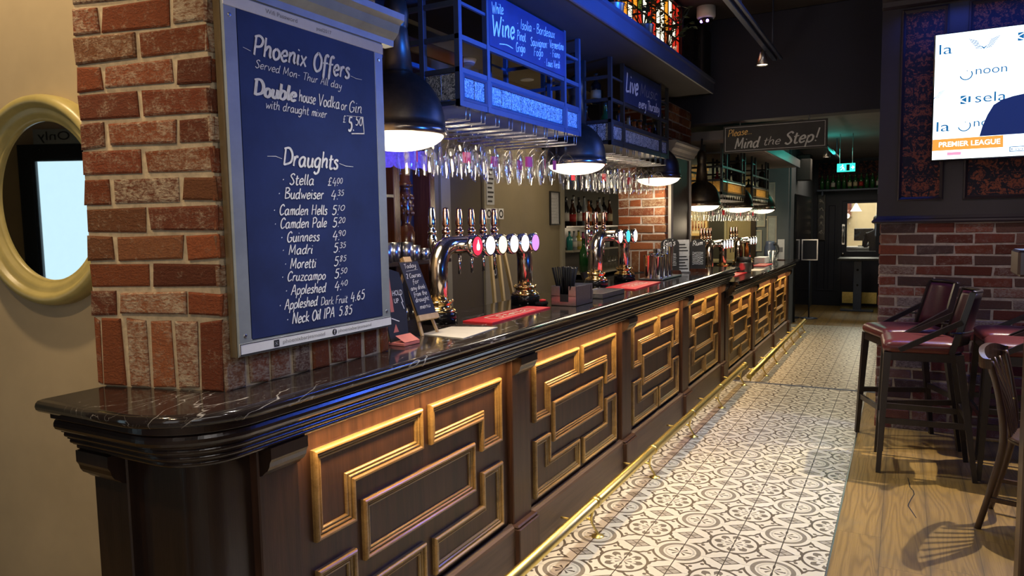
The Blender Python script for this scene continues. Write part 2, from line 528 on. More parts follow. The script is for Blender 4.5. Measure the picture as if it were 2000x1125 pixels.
M.set('color', M.mix(seam * 0.6, c, (0.03, 0.02, 0.012)))
M.set('rough', fine * 0.2 + 0.32)
M.bump(fine * 0.6 + (1.0 - seam) * 0.8, 0.18, 0.003)
MT['oak'] = M.m
# ------------------------------------------------------------------ mesh helpers
class MB:
    def __init__(s):
        s.v, s.f, s.sm, s.mi, s.col = [], [], [], [], []
        s.cur = 0
        s.tint = None

    def add(s, verts, faces, smooth=False):
        o = len(s.v)
        s.v += [tuple(q) for q in verts]
        for f in faces:
            s.f.append(tuple(o + i for i in f))
            s.sm.append(smooth)
            s.mi.append(s.cur)
            s.col.append(s.tint)
        return s

    def box(s, x0, y0, z0, x1, y1, z1):
        x0, x1 = min(x0, x1), max(x0, x1)
        y0, y1 = min(y0, y1), max(y0, y1)
        z0, z1 = min(z0, z1), max(z0, z1)
        v = [(x0, y0, z0), (x1, y0, z0), (x1, y1, z0), (x0, y1, z0), (x0, y0, z1), (x1, y0, z1), (x1, y1, z1), (x0, y1, z1)]
        return s.add(v, [(3, 2, 1, 0), (4, 5, 6, 7), (0, 1, 5, 4), (1, 2, 6, 5), (2, 3, 7, 6), (3, 0, 4, 7)])

    def bbox(s, x0, y0, z0, x1, y1, z1, b=0.004):
        """box with chamfered edges"""
        x0, x1 = min(x0, x1), max(x0, x1)
        y0, y1 = min(y0, y1), max(y0, y1)
        z0, z1 = min(z0, z1), max(z0, z1)
        b = min(b, (x1 - x0) * .45, (y1 - y0) * .45, (z1 - z0) * .45)
        L = [(x0, y0, z0 + b, z1 - b, b)]
        bm = bmesh.new()
        bmesh.ops.create_cube(bm, size=1.0)
        for v in bm.verts:
            v.co = Vector(((x0 + x1) / 2 + v.co.x * (x1 - x0), (y0 + y1) / 2 + v.co.y * (y1 - y0), (z0 + z1) / 2 + v.co.z * (z1 - z0)))
        bmesh.ops.bevel(bm, geom=list(bm.edges), offset=b, segments=1, profile=0.5, affect='EDGES')
        bm.verts.index_update()
        s.add([v.co[:] for v in bm.verts], [[v.index for v in f.verts] for f in bm.faces])
        bm.free()
        return s

    def beam(s, p0, p1, w, h, up=(0, 0, 1), w1=None, h1=None):
        """rectangular bar between two points (tapering)"""
        p0, p1 = Vector(p0), Vector(p1)
        d = (p1 - p0).normalized()
        x = d.cross(Vector(up))
        if x.length < 1e-4:
            x = d.cross(Vector((0, 1, 0)))
        x.normalize()
        y = x.cross(d)
        w1 = w if w1 is None else w1
        h1 = h if h1 is None else h1
        v = []
        for p, a, b in ((p0, w / 2, h / 2), (p1, w1 / 2, h1 / 2)):
            v += [p - x * a - y * b, p + x * a - y * b, p + x * a + y * b, p - x * a + y * b]
        return s.add(v, [(3, 2, 1, 0), (4, 5, 6, 7), (0, 1, 5, 4), (1, 2, 6, 5), (2, 3, 7, 6), (3, 0, 4, 7)])

    def tube(s, pts, r, n=10, caps=True, closed=False):
        pts = [Vector(p) for p in pts]
        m = len(pts)
        rs = r if isinstance(r, (list, tuple)) else [r] * m
        t0 = (pts[1] - pts[0]).normalized()
        ref = Vector((0, 0, 1)) if abs(t0.z) < 0.9 else Vector((1, 0, 0))
        x = t0.cross(ref).normalized()
        v = []
        for i, p in enumerate(pts):
            if closed:
                t = (pts[(i + 1) % m] - pts[i - 1]).normalized()
            else:
                t = (pts[min(i + 1, m - 1)] - pts[max(i - 1, 0)]).normalized()
            x = (x - t * x.dot(t)).normalized()
            y = t.cross(x)
            for k in range(n):
                a = 2 * PI * k / n
                v.append(p + (x * math.cos(a) + y * math.sin(a)) * rs[i])
        f = []
        for i in range(m if closed else m - 1):
            for k in range(n):
                a, b = i * n + k, i * n + (k + 1) % n
                c, d = ((i + 1) % m) * n + (k + 1) % n, ((i + 1) % m) * n + k
                f.append((a, b, c, d))
        s.add(v, f, True)
        if caps and not closed:
            o = len(s.v) - m * n
            for ring in (list(range(o + n - 1, o - 1, -1)), list(range(o + (m - 1) * n, o + m * n))):
                s.f.append(tuple(ring)); s.sm.append(False); s.mi.append(s.cur); s.col.append(s.tint)
        return s

    def cyl(s, p0, p1, r0, r1=None, n=16):
        return s.tube([p0, p1], [r0, r0 if r1 is None else r1], n)

    def lathe(s, prof, c=(0, 0, 0), n=24, axis='z', caps=True):
        """profile of (radius, height)"""
        v, f = [], []
        m = len(prof)
        for r, h in prof:
            for k in range(n):
                a = 2 * PI * k / n
                q = (r * math.cos(a), r * math.sin(a), h)
                if axis == 'x':
                    q = (q[2], q[0], q[1])
                elif axis == 'y':
                    q = (q[1], q[2], q[0])
                v.append((c[0] + q[0], c[1] + q[1], c[2] + q[2]))
        for i in range(m - 1):
            for k in range(n):
                f.append((i * n + k, i * n + (k + 1) % n, (i + 1) * n + (k + 1) % n, (i + 1) * n + k))
        s.add(v, f, True)
        if caps:
            o = len(s.v) - m * n
            for r, ring in ((prof[0][0], list(range(o + n - 1, o - 1, -1))), (prof[-1][0], list(range(o + (m - 1) * n, o + m * n)))):
                if r > 1e-4:
                    s.f.append(tuple(ring)); s.sm.append(False); s.mi.append(s.cur); s.col.append(s.tint)
        return s

    def prism(s, poly, fn, d0, d1):
        """polygon (u,v) extruded from d0 to d1; fn maps (u,v,d) to xyz"""
        n = len(poly)
        v = [fn(u, w, d0) for u, w in poly] + [fn(u, w, d1) for u, w in poly]
        f = [tuple(range(n - 1, -1, -1)), tuple(range(n, 2 * n))]
        f += [(i, (i + 1) % n, n + (i + 1) % n, n + i) for i in range(n)]
        return s.add(v, f)

    def sweep(s, path, prof, fn, closed=True, smooth=False, capends=True):
        """path: (u,v) polyline; prof: (offset to the left of travel, height); mitred corners; fn maps (u,v,h)"""
        m, k = len(path), len(prof)
        v = []
        for i in range(m):
            p = Vector(path[i])
            a = Vector(path[i - 1]) if (closed or i > 0) else None
            b = Vector(path[(i + 1) % m]) if (closed or i < m - 1) else None
            n1 = (p - a).normalized() if a is not None else None
            n2 = (b - p).normalized() if b is not None else None
            n1 = n1 or n2
            n2 = n2 or n1
            l1, l2 = Vector((-n1.y, n1.x)), Vector((-n2.y, n2.x))
            mit = (l1 + l2) / (1 + l1.dot(l2))
            for d, h in prof:
                q = p + mit * d
                v.append(fn(q.x, q.y, h))
        f = []
        for i in range(m if closed else m - 1):
            for j in range(k - 1):
                a, b = i * k + j, i * k + j + 1
                c, d = ((i + 1) % m) * k + j + 1, ((i + 1) % m) * k + j
                f.append((a, d, c, b))
        if not closed and capends:
            f.append(tuple(range(k)))
            f.append(tuple(range((m - 1) * k + k - 1, (m - 1) * k - 1, -1)))
        return s.add(v, f, smooth)

    def ribbon(s, pts, w, fn, nib=0.7):
        """flat brush stroke; pts in (u,v), fn maps to xyz"""
        m = len(pts)
        if m < 2:
            return s
        v = []
        for i, p in enumerate(pts):
            p = Vector(p)
            a = Vector(pts[max(i - 1, 0)])
            b = Vector(pts[min(i + 1, m - 1)])
            t = b - a
            if t.length < 1e-9:
                t = Vector((1, 0))
            t.normalize()
            nrm = Vector((-t.y, t.x))
            ang = math.atan2(t.y, t.x)
            ww = w * (1 - 0.5 * nib + 0.5 * nib * abs(math.sin(ang - 0.35))) / 2
            if i in (0, m - 1):
                ww *= 0.75
            v += [fn(*(p + nrm * ww)), fn(*(p - nrm * ww))]
        return s.add(v, [(2 * i, 2 * i + 1, 2 * i + 3, 2 * i + 2) for i in range(m - 1)])

    def xf(s, M4, start=0):
        for i in range(start, len(s.v)):
            s.v[i] = (M4 @ Vector(s.v[i]))[:]
        return s

    def mesh(s, name, mats):
        me = bpy.data.meshes.new(name)
        me.from_pydata(s.v, [], s.f)
        if not isinstance(mats, (list, tuple)):
            mats = [mats]
        for m in mats:
            me.materials.append(m)
        me.polygons.foreach_set('use_smooth', s.sm)
        me.polygons.foreach_set('material_index', s.mi)
        if any(c is not None for c in s.col):
            at = me.color_attributes.new('tint', 'FLOAT_COLOR', 'CORNER')
            buf = []
            for p, c in zip(me.polygons, s.col):
                buf += list(c or (0.3, 0.1, 0.06, 0)) * p.loop_total
            at.data.foreach_set('color', buf)
        me.update()
        bm = bmesh.new()
        bm.from_mesh(me)
        bmesh.ops.recalc_face_normals(bm, faces=bm.faces)
        bm.to_mesh(me)
        bm.free()
        return me


def P(name, mb, mat, parent=None, label=None):
    """link the shape as ONE mesh object (a part when it has a parent)"""
    o = bpy.data.objects.new(name, mb.mesh(name, mat) if isinstance(mb, MB) else mb)
    COL.objects.link(o)
    if parent is not None:
        o.parent = parent
        if parent.type == 'EMPTY':
            o.matrix_parent_inverse = Matrix.Translation(parent.location).inverted()
    if label:
        o['label'] = label
    return o


def thing(name, label, cat, loc=(0, 0, 0), group=None):
    o = bpy.data.objects.new(name, None)
    o.empty_display_size = 0.05
    COL.objects.link(o)
    o.location = loc
    o['label'], o['category'] = label, cat
    if group:
        o['group'] = group
    return o


def tag(o, label, cat, group=None):
    o['label'], o['category'] = label, cat
    if group:
        o['group'] = group
    return o


def struct(name, mb, mat, parent=None):
    o = P(name, mb, mat, parent)
    if parent is None:
        o['kind'] = 'structure'
    return o


def dup(root, loc, rotz=None, label=None, group=None):
    r = root.copy()
    COL.objects.link(r)
    r.location = loc
    if rotz is not None:
        r.rotation_euler = (0, 0, rotz)
    if label:
        r['label'] = label
    if group:
        r['group'] = group
    for ch in root.children:
        c = ch.copy()
        COL.objects.link(c)
        c.parent = r
        for g in ch.children:
            d = g.copy()
            COL.objects.link(d)
            d.parent = c
    return r


def arc(cx, cy, r, a0, a1, n):
    return [(cx + r * math.cos(math.radians(a0 + (a1 - a0) * i / n)), cy + r * math.sin(math.radians(a0 + (a1 - a0) * i / n))) for i in range(n + 1)]


def catmull(pts, k=5):
    if len(pts) < 3:
        return pts
    out = []
    P_ = [pts[0]] + list(pts) + [pts[-1]]
    for i in range(1, len(P_) - 2):
        p0, p1, p2, p3 = (Vector(q) for q in P_[i - 1:i + 3])
        for j in range(k):
            t = j / k
            out.append(tuple(0.5 * ((2 * p1) + (p2 - p0) * t + (2 * p0 - 5 * p1 + 4 * p2 - p3) * t * t + (3 * p1 - p0 - 3 * p2 + p3) * t ** 3)))
    out.append(tuple(pts[-1]))
    return out


ORD = ['first', 'second', 'third', 'fourth', 'fifth', 'sixth', 'seventh', 'eighth', 'ninth', 'tenth', 'eleventh', 'twelfth']

# ------------------------------------------------------------------ brush lettering
GL = {
    'a': (4.3, '3.2,3.6 2,4 .6,2.8 .5,1 1.4,0 2.6,.8 3.2,3', '3.3,4 3.1,1 3.9,.1'), 'b': (4, '!.8,7 .5,0', '.6,2.5 1.8,4 3.2,3.2 3.1,1 1.8,0 .5,.6'),
    'c': (3.5, '3,3.2 2,4 .7,3 .5,1.2 1.5,0 3,.7'), 'd': (4.3, '3.1,3.4 2,4 .6,2.8 .5,1 1.4,0 2.6,.8 3.2,2.6', '3.7,7 3.2,3 3.1,1 3.8,.1'),
    'e': (3.6, '.6,1.9 2.9,2.4 2.7,3.7 1.8,4 .7,2.8 .6,1 1.6,0 3.1,.8'), 'f': (3, '3.2,6.3 2.4,7 1.4,6 1.1,3 .7,-1.8', '!.2,3.7 2.8,4'),
    'g': (4.2, '3.2,3.5 2,4 .6,2.8 .5,1 1.4,.1 2.6,.8 3.2,2.8', '3.4,4 3.1,0 2.6,-2 1.4,-2.7 .3,-1.9'),
    'h': (4, '!.8,7 .5,0', '.6,2.2 2,4 3,3.4 2.9,1 3.5,.1'), 'i': (1.8, '.9,4 .6,1 1.2,.1', '!.9,5.5 1.05,6'),
    'k': (3.6, '!.8,7 .5,0', '!3,4 .7,2 3.1,0'), 'l': (1.8, '1,7 .6,1.5 1.3,.1'),
    'm': (5, '!.8,4 .5,0', '.6,2.4 1.7,4 2.4,3.4 2.2,0', '2.3,2.4 3.5,4 4.2,3.4 4,1 4.6,.1'), 'n': (4, '!.8,4 .5,0', '.6,2.3 2,4 3,3.4 2.8,1 3.5,.1'),
    'o': (3.8, '1.8,4 .6,2.8 .6,1 1.6,0 3,1 3.1,3 1.8,4'), 'p': (3.9, '!.8,4 .1,-2.7', '.6,2.6 1.9,4 3.2,3.1 3,1 1.7,0 .5,.7'),
    'r': (3, '!.8,4 .5,0', '.6,2.2 1.6,3.9 2.7,3.7'), 's': (3.2, '2.8,3.4 1.7,4 .8,3.1 2.4,1.6 2.2,.3 1.1,0 .3,.6'),
    't': (2.8, '1.4,6 1,1.2 1.6,0 2.5,.5', '!.2,3.9 2.7,4.3'), 'u': (4, '.8,4 .6,1.2 1.5,0 2.8,1.2 3.1,4', '3.1,4 2.9,1 3.6,.1'),
    'v': (3.5, '!.5,4 1.5,0 3.2,4'), 'w': (5, '!.5,4 1.2,0 2.4,3 3.2,0 4.7,4'), 'x': (3.5, '!.5,4 3,0', '!3.1,4 .3,0'),
    'y': (4, '.7,4 .7,2 1.6,1 2.9,2.2', '3.3,4 2.8,0 2.2,-2 1,-2.7 .2,-2'), 'z': (3.6, '!.5,4 3,4 .4,0 3.2,0'), 'j': (2, '1.2,4 1,-1 .2,-2.4', '!1.2,5.5 1.3,6'),
    'A': (5, '!.3,0 2.4,7 3,7 4.4,0', '!1,2.6 4,2.8'), 'B': (4.6, '!.9,7 .6,0', '.4,6.8 2.8,7 3.6,5.4 1.2,3.8', '1.2,3.8 3.8,3 3.6,.8 .5,.1'),
    'C': (4.4, '4,5.6 2.8,7 1,5.2 .6,2 1.8,0 4,1.2'), 'D': (5, '!1,7 .7,0', '.2,6.6 2.8,7 4.5,4.6 4,1.4 .6,.1'), 'F': (4, '!1,7 .6,0', '!.6,6.8 3.8,7', '!.8,3.6 3,3.8'),
    'G': (4.8, '4,5.8 2.8,7 1,5.2 .6,2 1.8,0 3.8,1 4,3', '!2.4,3 4.5,3.1'), 'H': (5, '!1,7 .6,0', '!4.2,7 3.8,0', '!.8,3.4 4,3.7'), 'I': (2.2, '!1.3,7 .9,0'),
    'L': (3.8, '!1.1,7 .6,.1 3.5,.4'), 'M': (6, '!.5,0 1.0,7 2.6,1.4 4.6,7 4.9,0'), 'N': (5.2, '!.5,0 1.1,7 3.8,0 4.6,7'),
    'O': (5, '2.6,7 .9,5 .6,2 2,0 4,1.4 4.3,4.8 2.6,7'), 'P': (4.5, '!1,7 .6,0', '.3,6.4 2.4,7.1 4,5.8 3.2,3.6 .9,3'),
    'S': (4.2, '3.8,6 2.6,7 1,5.6 2.4,3.7 3.4,1.6 2,0 .4,1'), 'T': (4.4, '!2.4,7 2,0', '!.3,6.6 4.4,7'), 'V': (4.6, '!.5,7 2,0 4.4,7'),
    'W': (6.6, '!.5,7 1.5,0 3.2,5 4.4,0 6.3,7'), 'R': (4.6, '!1,7 .6,0', '.3,6.4 2.6,7.1 4,5.6 3,3.8 .9,3.4', '!1.8,3.5 4.2,0'),
    '0': (4, '2.2,7 .8,5 .7,2 1.9,0 3.2,1.6 3.4,5 2.2,7'), '1': (2.4, '!.6,5.8 1.7,7 1.3,0'), '2': (4, '.7,5.6 2,7 3.3,5.6 2.4,3 .5,0 3.5,.2'),
    '3': (4, '.8,6.2 2.2,7 3.2,5.6 1.8,3.8 3.4,2.4 2.6,.2 .5,.6'), '4': (4.2, '!2,7 .5,2.4 3.8,2.6', '!3,4.6 2.6,-.4'), '5': (4, '!3.4,7 1.3,6.9 1,4.2', '1,4.2 2.6,4.2 3.2,2 2,0 .5,.6'),
    '6': (4, '3,6.8 1.2,4.4 .7,1.6 1.9,0 3.1,1.2 2.6,3.2 .9,2.4'), '8': (4, '3,6 2,7 1,5.8 2.9,2.2 1.9,0 .8,1.4 3,5.4 3,6'), '9': (4, '3.2,5.6 2,7 .8,5.4 1.6,3.6 3.2,5 3.2,6 2.6,0'),
    '7': (4, '!.6,6.8 3.6,7 1.6,0'),
    '£': (4, '3.4,6 2.4,7 1.5,5.4 1.5,1.4 .5,.2 3.5,.4', '!.4,3.4 2.8,3.6'), '-': (2.6, '!.4,2.6 2.2,2.8'), '.': (1.6, '!.5,.1 .95,.55'), '!': (2.2, '!1.6,7.6 1,2', '!.7,.1 1,.6'),
    "'": (1.4, '!.9,7.2 .6,5.6'), '•': (2.6, '!.7,3 1.35,3.5'),
}


def write(mb, text, fn, p0, p1, h, w=0.16, slant=0.16, nib=0.7, bold=0):
    """letter a line of text with its baseline from p0 to p1 (board u,v coordinates) and cap height h"""
    strokes, x = [], 0.0
    for ch in text:
        if ch == ' ':
            x += 2.6
            continue
        gl = GL[ch]
        jy = random.uniform(-0.12, 0.12)
        for st in gl[1:]:
            lin = st[0] == '!'
            pts = [tuple(float(q) for q in c.split(',')) for c in st.lstrip('!').split()]
            pts = [(x + a + b * slant, b + jy) for a, b in pts]
            strokes += [[a, b] for a, b in zip(pts[:-1], pts[1:])] if lin else [catmull(pts, 5)]
        x += gl[0]
    xs = [q[0] for st in strokes for q in st]
    lo, hi = min(xs), max(xs)
    p0, p1 = Vector(p0), Vector(p1)
    k = (p1 - p0) / (hi - lo)
    up = Vector((-k.y, k.x)).normalized() * (h / 7.0)
    if up.y < 0:
        up = -up
    o_ = Vector(fn(0, 0))
    nrm = (Vector(fn(1, 0)) - o_).cross(Vector(fn(0, 1)) - o_).normalized()
    for i, st in enumerate(strokes):
        pts = [tuple(p0 + k * (a - lo) + up * b) for a, b in st]
        lift = lambda e: (lambda u, v: tuple(Vector(fn(u, v)) + nrm * e))
        mb.ribbon(pts, h * w, lift(.00008 * (i % 9)), nib)
        if bold:
            mb.ribbon([(a + h * bold, b - h * 0.02) for a, b in pts], h * w, lift(.00008 * (i % 9) + .0008), nib)


_tcache = {}


def print_text(mb, text, fn, p0, width, h=None, bold=0.0):
    """printed sans lettering, flat, baseline from p0, scaled to width (u) and cap height h"""
    cu = bpy.data.curves.new('lettering', 'FONT')
    cu.body = text
    cu.offset = bold
    cu.resolution_u = 3
    o = bpy.data.objects.new('lettering', cu)
    COL.objects.link(o)
    dg = bpy.context.evaluated_depsgraph_get()
    me = bpy.data.meshes.new_from_object(o.evaluated_get(dg))
    xs = [v.co.x for v in me.vertices]
    sx = width / (max(xs) - min(xs))
    sy = sx if h is None else h / 0.73
    mb.add([fn(p0[0] + (v.co.x - min(xs)) * sx, p0[1] + v.co.y * sy) for v in me.vertices], [tuple(p.vertices) for p in me.polygons])
    bpy.data.meshes.remove(me)
    bpy.data.objects.remove(o)
    bpy.data.curves.remove(cu)
# ================================================================== THE SETTING
WX = -1.93            # left end of the bar
TOP = 3.4             # main ceiling
FZ = -0.147           # floor beyond the step

fl_ = struct('floor', MB().box(-0.252, -1.6, -0.3, 3.4, 7.0, 0), MT['oak'])
P('floor_crack', MB().ribbon([(0.060, 4.72), (0.066, 4.64), (0.071, 4.55), (0.086, 4.50), (0.090, 4.44), (0.074, 4.35), (0.062, 4.27), (0.060, 4.24), (0.076, 4.17), (0.096, 4.08)], .0055, lambda u, v: (u, v, .0008), .4), MT['black'], fl_)
struct('floor', MB().box(-1.98, -1.6, -0.3, -0.258, 7.0, 0), MT['tile'])
struct('floor', MB().box(-6.0, -1.6, -0.3, -1.98, 1.3, 0), MT['oak'])
struct('floor', MB().box(-3.3, 1.70, -0.3, -1.98, 12.0, -0.16), MT['black'])
struct('floor', MB().box(-1.98, 7.0, -0.4, -0.20, 12.38, FZ), MT['tile'])
struct('floor', MB().box(-1.98, 12.38, -0.4, 1.0, 15.4, FZ).box(-0.20, 7.0, -0.4, 1.0, 12.38, FZ), MT['oak'])
struct('floor', MB().box(-3.5, 15.5, -0.4, 2.5, 19.0, FZ), MT['oak'])
struct('trim_1', MB().box(-0.258, -1.6, -0.01, -0.252, 7.0, 0.003), MT['steel'])
struct('trim_2', MB().bbox(-1.60, 6.975, -0.012, 1.0, 7.008, 0.004, 0.002), MT['rack_metal'])

# walls
# the cream wall runs back at a slant behind the end of the bar
CW0, CWU, CWN = Vector((-1.955, 1.45, 0)), Vector((-.97, -.2432, 0)), Vector((.2432, -.97, 0))
cwp = lambda u, z, d: tuple(CW0 + CWU * u + CWN * d + Vector((0, 0, z)))
struct('wall_left', MB().prism([(-.02, 0), (4.2, 0), (4.2, TOP), (-.02, TOP)], cwp, -0.15, 0.0), MT['cream_wall'])
struct('wall_left', MB().box(-6.1, -1.6, 0, -5.95, 0.6, TOP), MT['dark_blue_wall'])
struct('wall_back', MB().box(-3.2, 1.70, -0.16, -2.95, 6.42, 2.75), MT['olive_wall'])
struct('wall_partition', MB().box(-3.2, 1.70, -0.16, -1.98, 1.80, 2.75), MT['olive_wall'])
struct('wall_front', MB().box(-6.1, -1.75, 0, 3.5, -1.6, TOP), MT['cream_wall'])
struct('wall_side', MB().box(3.3, -1.6, 0, 3.45, 5.83, TOP), MT['dark_blue_wall'])
struct('wall_far_back', MB().box(-3.45, 6.42, -0.16, -3.3, 12.2, 2.75).box(-3.3, 6.42, -0.16, -2.95, 6.46, 2.75), MT['black'])
struct('ceiling', MB().box(-6.1, -1.6, TOP, 3.45, 7.1, TOP + 0.1), MT['ceiling'])
struct('ceiling', MB().box(-3.3, 1.70, 2.75, -2.22, 7.0, 2.85), MT['olive_trim'])
struct('ceiling', MB().box(-3.4, 7.1, 2.72, 1.0, 15.5, 2.82), MT['grey_ceiling'])
struct('ceiling', MB().box(-3.5, 15.5, 2.72, 2.5, 19.0, 2.82), MT['white'])

# wall carrying the screen: brick dado below, papered timber panelling above
RW = 5.83
RX = -0.157


def bricks(mb, fn, width, z0, z1, base, course=0.0752, blen=0.225, mort=0.0135, depth=0.0065, wash=(0, 1), soldier=0.0, start=0, stagger=0.5, hdr=None):
    """rows of separate chamfered bricks on a plane; fn(u, z, out)"""
    def one(u0, u1, a, b):
        if u1 - u0 < 0.015:
            return
        c = random.choice(base)
        k = random.uniform(0.75, 1.25)
        mb.tint = (c[0] * k, c[1] * k, c[2] * k, random.choice((0.02, 0.15, 0.3, 0.5, 0.75)) * (wash[1] - wash[0]) + wash[0])
        j = [random.uniform(-0.005, 0.005) for _ in range(8)]
        e = random.uniform(0.004, 0.006)
        d = depth + random.uniform(-0.003, 0.003)
        q = [(u0 + j[0], a + j[1]), (u1 + j[2], a + j[3]), (u1 + j[4], b + j[5]), (u0 + j[6], b + j[7])]
        ce = (sum(t[0] for t in q) / 4, sum(t[1] for t in q) / 4)
        inn = [(t[0] + (e if t[0] < ce[0] else -e), t[1] + (e if t[1] < ce[1] else -e)) for t in q]
        v = [fn(u, z, 0.0) for u, z in q] + [fn(u, z, d * 0.6) for u, z in q] + [fn(u, z, d) for u, z in inn]
        f = [(0, 1, 5, 4), (1, 2, 6, 5), (2, 3, 7, 6), (3, 0, 4, 7), (4, 5, 9, 8), (5, 6, 10, 9), (6, 7, 11, 10), (7, 4, 8, 11), (8, 9, 10, 11)]
        mb.add(v, f)
    z = z0
    if soldier:
        u = mort * 0.4
        while u < width:
            one(u, min(u + 0.066, width), z + 0.004, z + soldier - mort)
            u += 0.066 + mort
        z += soldier
    row = start
    while z < z1 - 0.02:
        u = -((row % 2) * stagger * (blen))
        while u < width:
            L = blen - mort
            a, b = max(u, 0), min(u + L, width)
            if hdr and random.random() < hdr and b - a > 0.2:
                m = (a + b) / 2
                one(a, m - mort / 2, z, min(z + course - mort, z1))
                one(m + mort / 2, b, z, min(z + course - mort, z1))
            else:
                one(a, b, z, min(z + course - mort, z1))
            u += blen
        z += course
        row += 1
    mb.tint = None


RED = [(0.205, 0.056, 0.022), (0.24, 0.070, 0.026), (0.16, 0.042, 0.019), (0.19, 0.075, 0.032), (0.26, 0.088, 0.036), (0.13, 0.038, 0.019)]
MIXED = [(0.20, 0.055, 0.040), (0.235, 0.070, 0.050), (0.16, 0.050, 0.042), (0.12, 0.075, 0.075), (0.085, 0.060, 0.068), (0.22, 0.10, 0.08), (0.19, 0.11, 0.10)]

wr = struct('wall_right', MB().box(RX + 0.012, RW + 0.012, 0, 3.4, 6.9, TOP), MT['mortar_grey'])
mb = MB()
bricks(mb, lambda u, z, d: (RX + 0.012 + u, RW + 0.012 - d, z), 3.4, 0.0, 1.50, MIXED, wash=(0, 0.9), blen=0.232, start=1)
bricks(mb, lambda u, z, d: (RX + 0.012 - d, RW + 0.012 + u, z), 0.88, 0.0, 1.50, MIXED, wash=(0, 0.9), blen=0.232)
P('brick_facing', mb, MT['brick_grey'], wr)
mb = MB()
mb.box(RX - 0.012, RW - 0.010, 1.52, 3.4, 6.9, TOP)
P('timber_backing', mb, MT['plum_wood'], wr)
mb = MB()
mb.sweep([(RX - 0.012, 6.88), (RX - 0.012, RW - 0.012), (3.3, RW - 0.012)], [(0, 1.498), (-0.030, 1.500), (-0.036, 1.510), (-0.030, 1.522), (-0.012, 1.530), (0, 1.550)], lambda u, v, h: (u, v, h), closed=False)
P('dado_rail', mb, MT['plum_wood'], wr)
mb2 = MB()
for x0, x1 in ((-0.046, 0.236), (0.351, 1.13), (1.245, 2.02), (2.14, 2.92)):
    mb2.box(x0, RW - 0.0125, 1.655, x1, RW - 0.008, 2.975)
    m3 = MB().sweep([(x0, 1.655), (x1, 1.655), (x1, 2.975), (x0, 2.975)], [(0.0, 0.0), (0.0, 0.016), (0.010, 0.022), (0.018, 0.012), (0.026, 0.006), (0.026, 0.0)], lambda u, v, h: (u, RW - 0.010 - h, v))
    P('panel_moulding', m3, MT['plum_wood'], wr)
P('wallpaper', mb2, MT['damask'], wr)
# heavy cornice along the top of that wall
mb = MB()
mb.sweep([(3.3, RW - 0.01), (RX - 0.012, RW - 0.01)], [(0, 2.99), (0.05, 3.0), (0.06, 3.03), (0.12, 3.05), (0.16, 3.10), (0.17, 3.14), (0, 3.14)], lambda u, v, h: (u, v, h), closed=False)
struct('trim_6', mb, MT['plum_wood'])
struct('trim_7', MB().box(0.15, 5.648, 3.045, 3.2, 5.655, 3.060), emit('blue_led', (0.06, 0.25, 1.0), 3.0))

# the down-stand beam over the step
b = struct('trim_3', MB().bbox(-3.3, 6.90, 2.462, 0.6, 7.10, TOP, 0.006), MT['navy_wall'])
# dark wall above the canopy, closing the room behind the stained glass
struct('wall_over_canopy', MB().box(-2.35, 1.70, 2.85, -2.22, 6.9, TOP), MT['black'])

# ------------------------------------------------------------------ far room
struct('wall_end', MB().box(-3.4, 12.0, -0.16, -1.60, 12.15, 2.8), MT['teal_wall'])
sw = struct('wall_passage', MB().box(-1.75, 12.15, FZ, -1.58, 15.5, 2.8), MT['teal_wall'])
wf = struct('wall_far', MB().box(-1.6, 15.4, FZ, -1.13, 15.52, 2.8).box(-0.33, 15.4, FZ, 1.0, 15.52, 2.8).box(-1.13, 15.4, 1.98, -0.33, 15.52, 2.8), MT['dark_blue_wall'])
struct('wall_passage', MB().box(0.55, 6.9, FZ, 0.7, 15.5, 2.8), MT['dark_blue_wall'])
struct('wall_kitchen', MB().box(-3.5, 18.9, FZ, 2.5, 19.0, 2.8), MT['cream_wall'])
# black slab standing in for the unlit opening in the passage wall
struct('door_2', MB().bbox(-1.582, 12.55, FZ, -1.545, 14.7, 1.98, 0.01), MT['black_gloss'])
# panelled stuff of the far wall
mb = MB()
for x0, x1 in ((-1.52, -1.34), (-1.32, -1.16)):
    mb.sweep([(x0, 0.15), (x1, 0.15), (x1, 1.85), (x0, 1.85)], [(0, 0), (0, .012), (.02, .012), (.03, 0)], lambda u, v, h: (u, 15.4 - h, v))
P('panel_moulding', mb, MT['dark_blue_wall'], wf)
mb = MB().box(-1.5, 15.388, 2.16, 0.9, 15.4, 2.66)
P('wallpaper', mb, MT['damask'], wf)

d1 = struct('door_1', MB().sweep([(-1.13, FZ), (-1.13, 1.98), (-0.33, 1.98), (-0.33, FZ)], [(0, 0), (0, .05), (-.07, .05), (-.07, 0)], lambda u, v, h: (u, 15.42 - h, v), closed=False), MT['dark_blue_wall'])
mb = MB()
mb.box(-1.06, 15.40, FZ + 0.01, -1.0, 15.45, 1.91).box(-0.46, 15.40, FZ + 0.01, -0.40, 15.45, 1.91)
mb.box(-1.0, 15.40, 1.86, -0.46, 15.45, 1.91).box(-1.0, 15.40, FZ + 0.01, -0.46, 15.45, 0.93)
mb.box(-1.0, 15.40, 0.93, -0.97, 15.45, 1.86)
P('door_leaf', mb, MT['dark_blue_wall'], d1)
P('door_pane', MB().box(-0.97, 15.42, 0.93, -0.46, 15.428, 1.86), MT['pane'], d1)
P('kick_plate', MB().bbox(-1.03, 15.392, FZ + 0.06, -0.42, 15.40, FZ + 0.28, 0.002), MT['brass'], d1)
mb = MB().tube([(-1.03, 15.40, 1.10), (-1.03, 15.34, 1.12), (-1.03, 15.34, 1.40), (-1.03, 15.40, 1.42)], 0.016, 10)
mb.bbox(-1.055, 15.39, 1.06, -1.005, 15.40, 1.46, 0.002)
P('door_handle', mb, MT['steel'], d1)
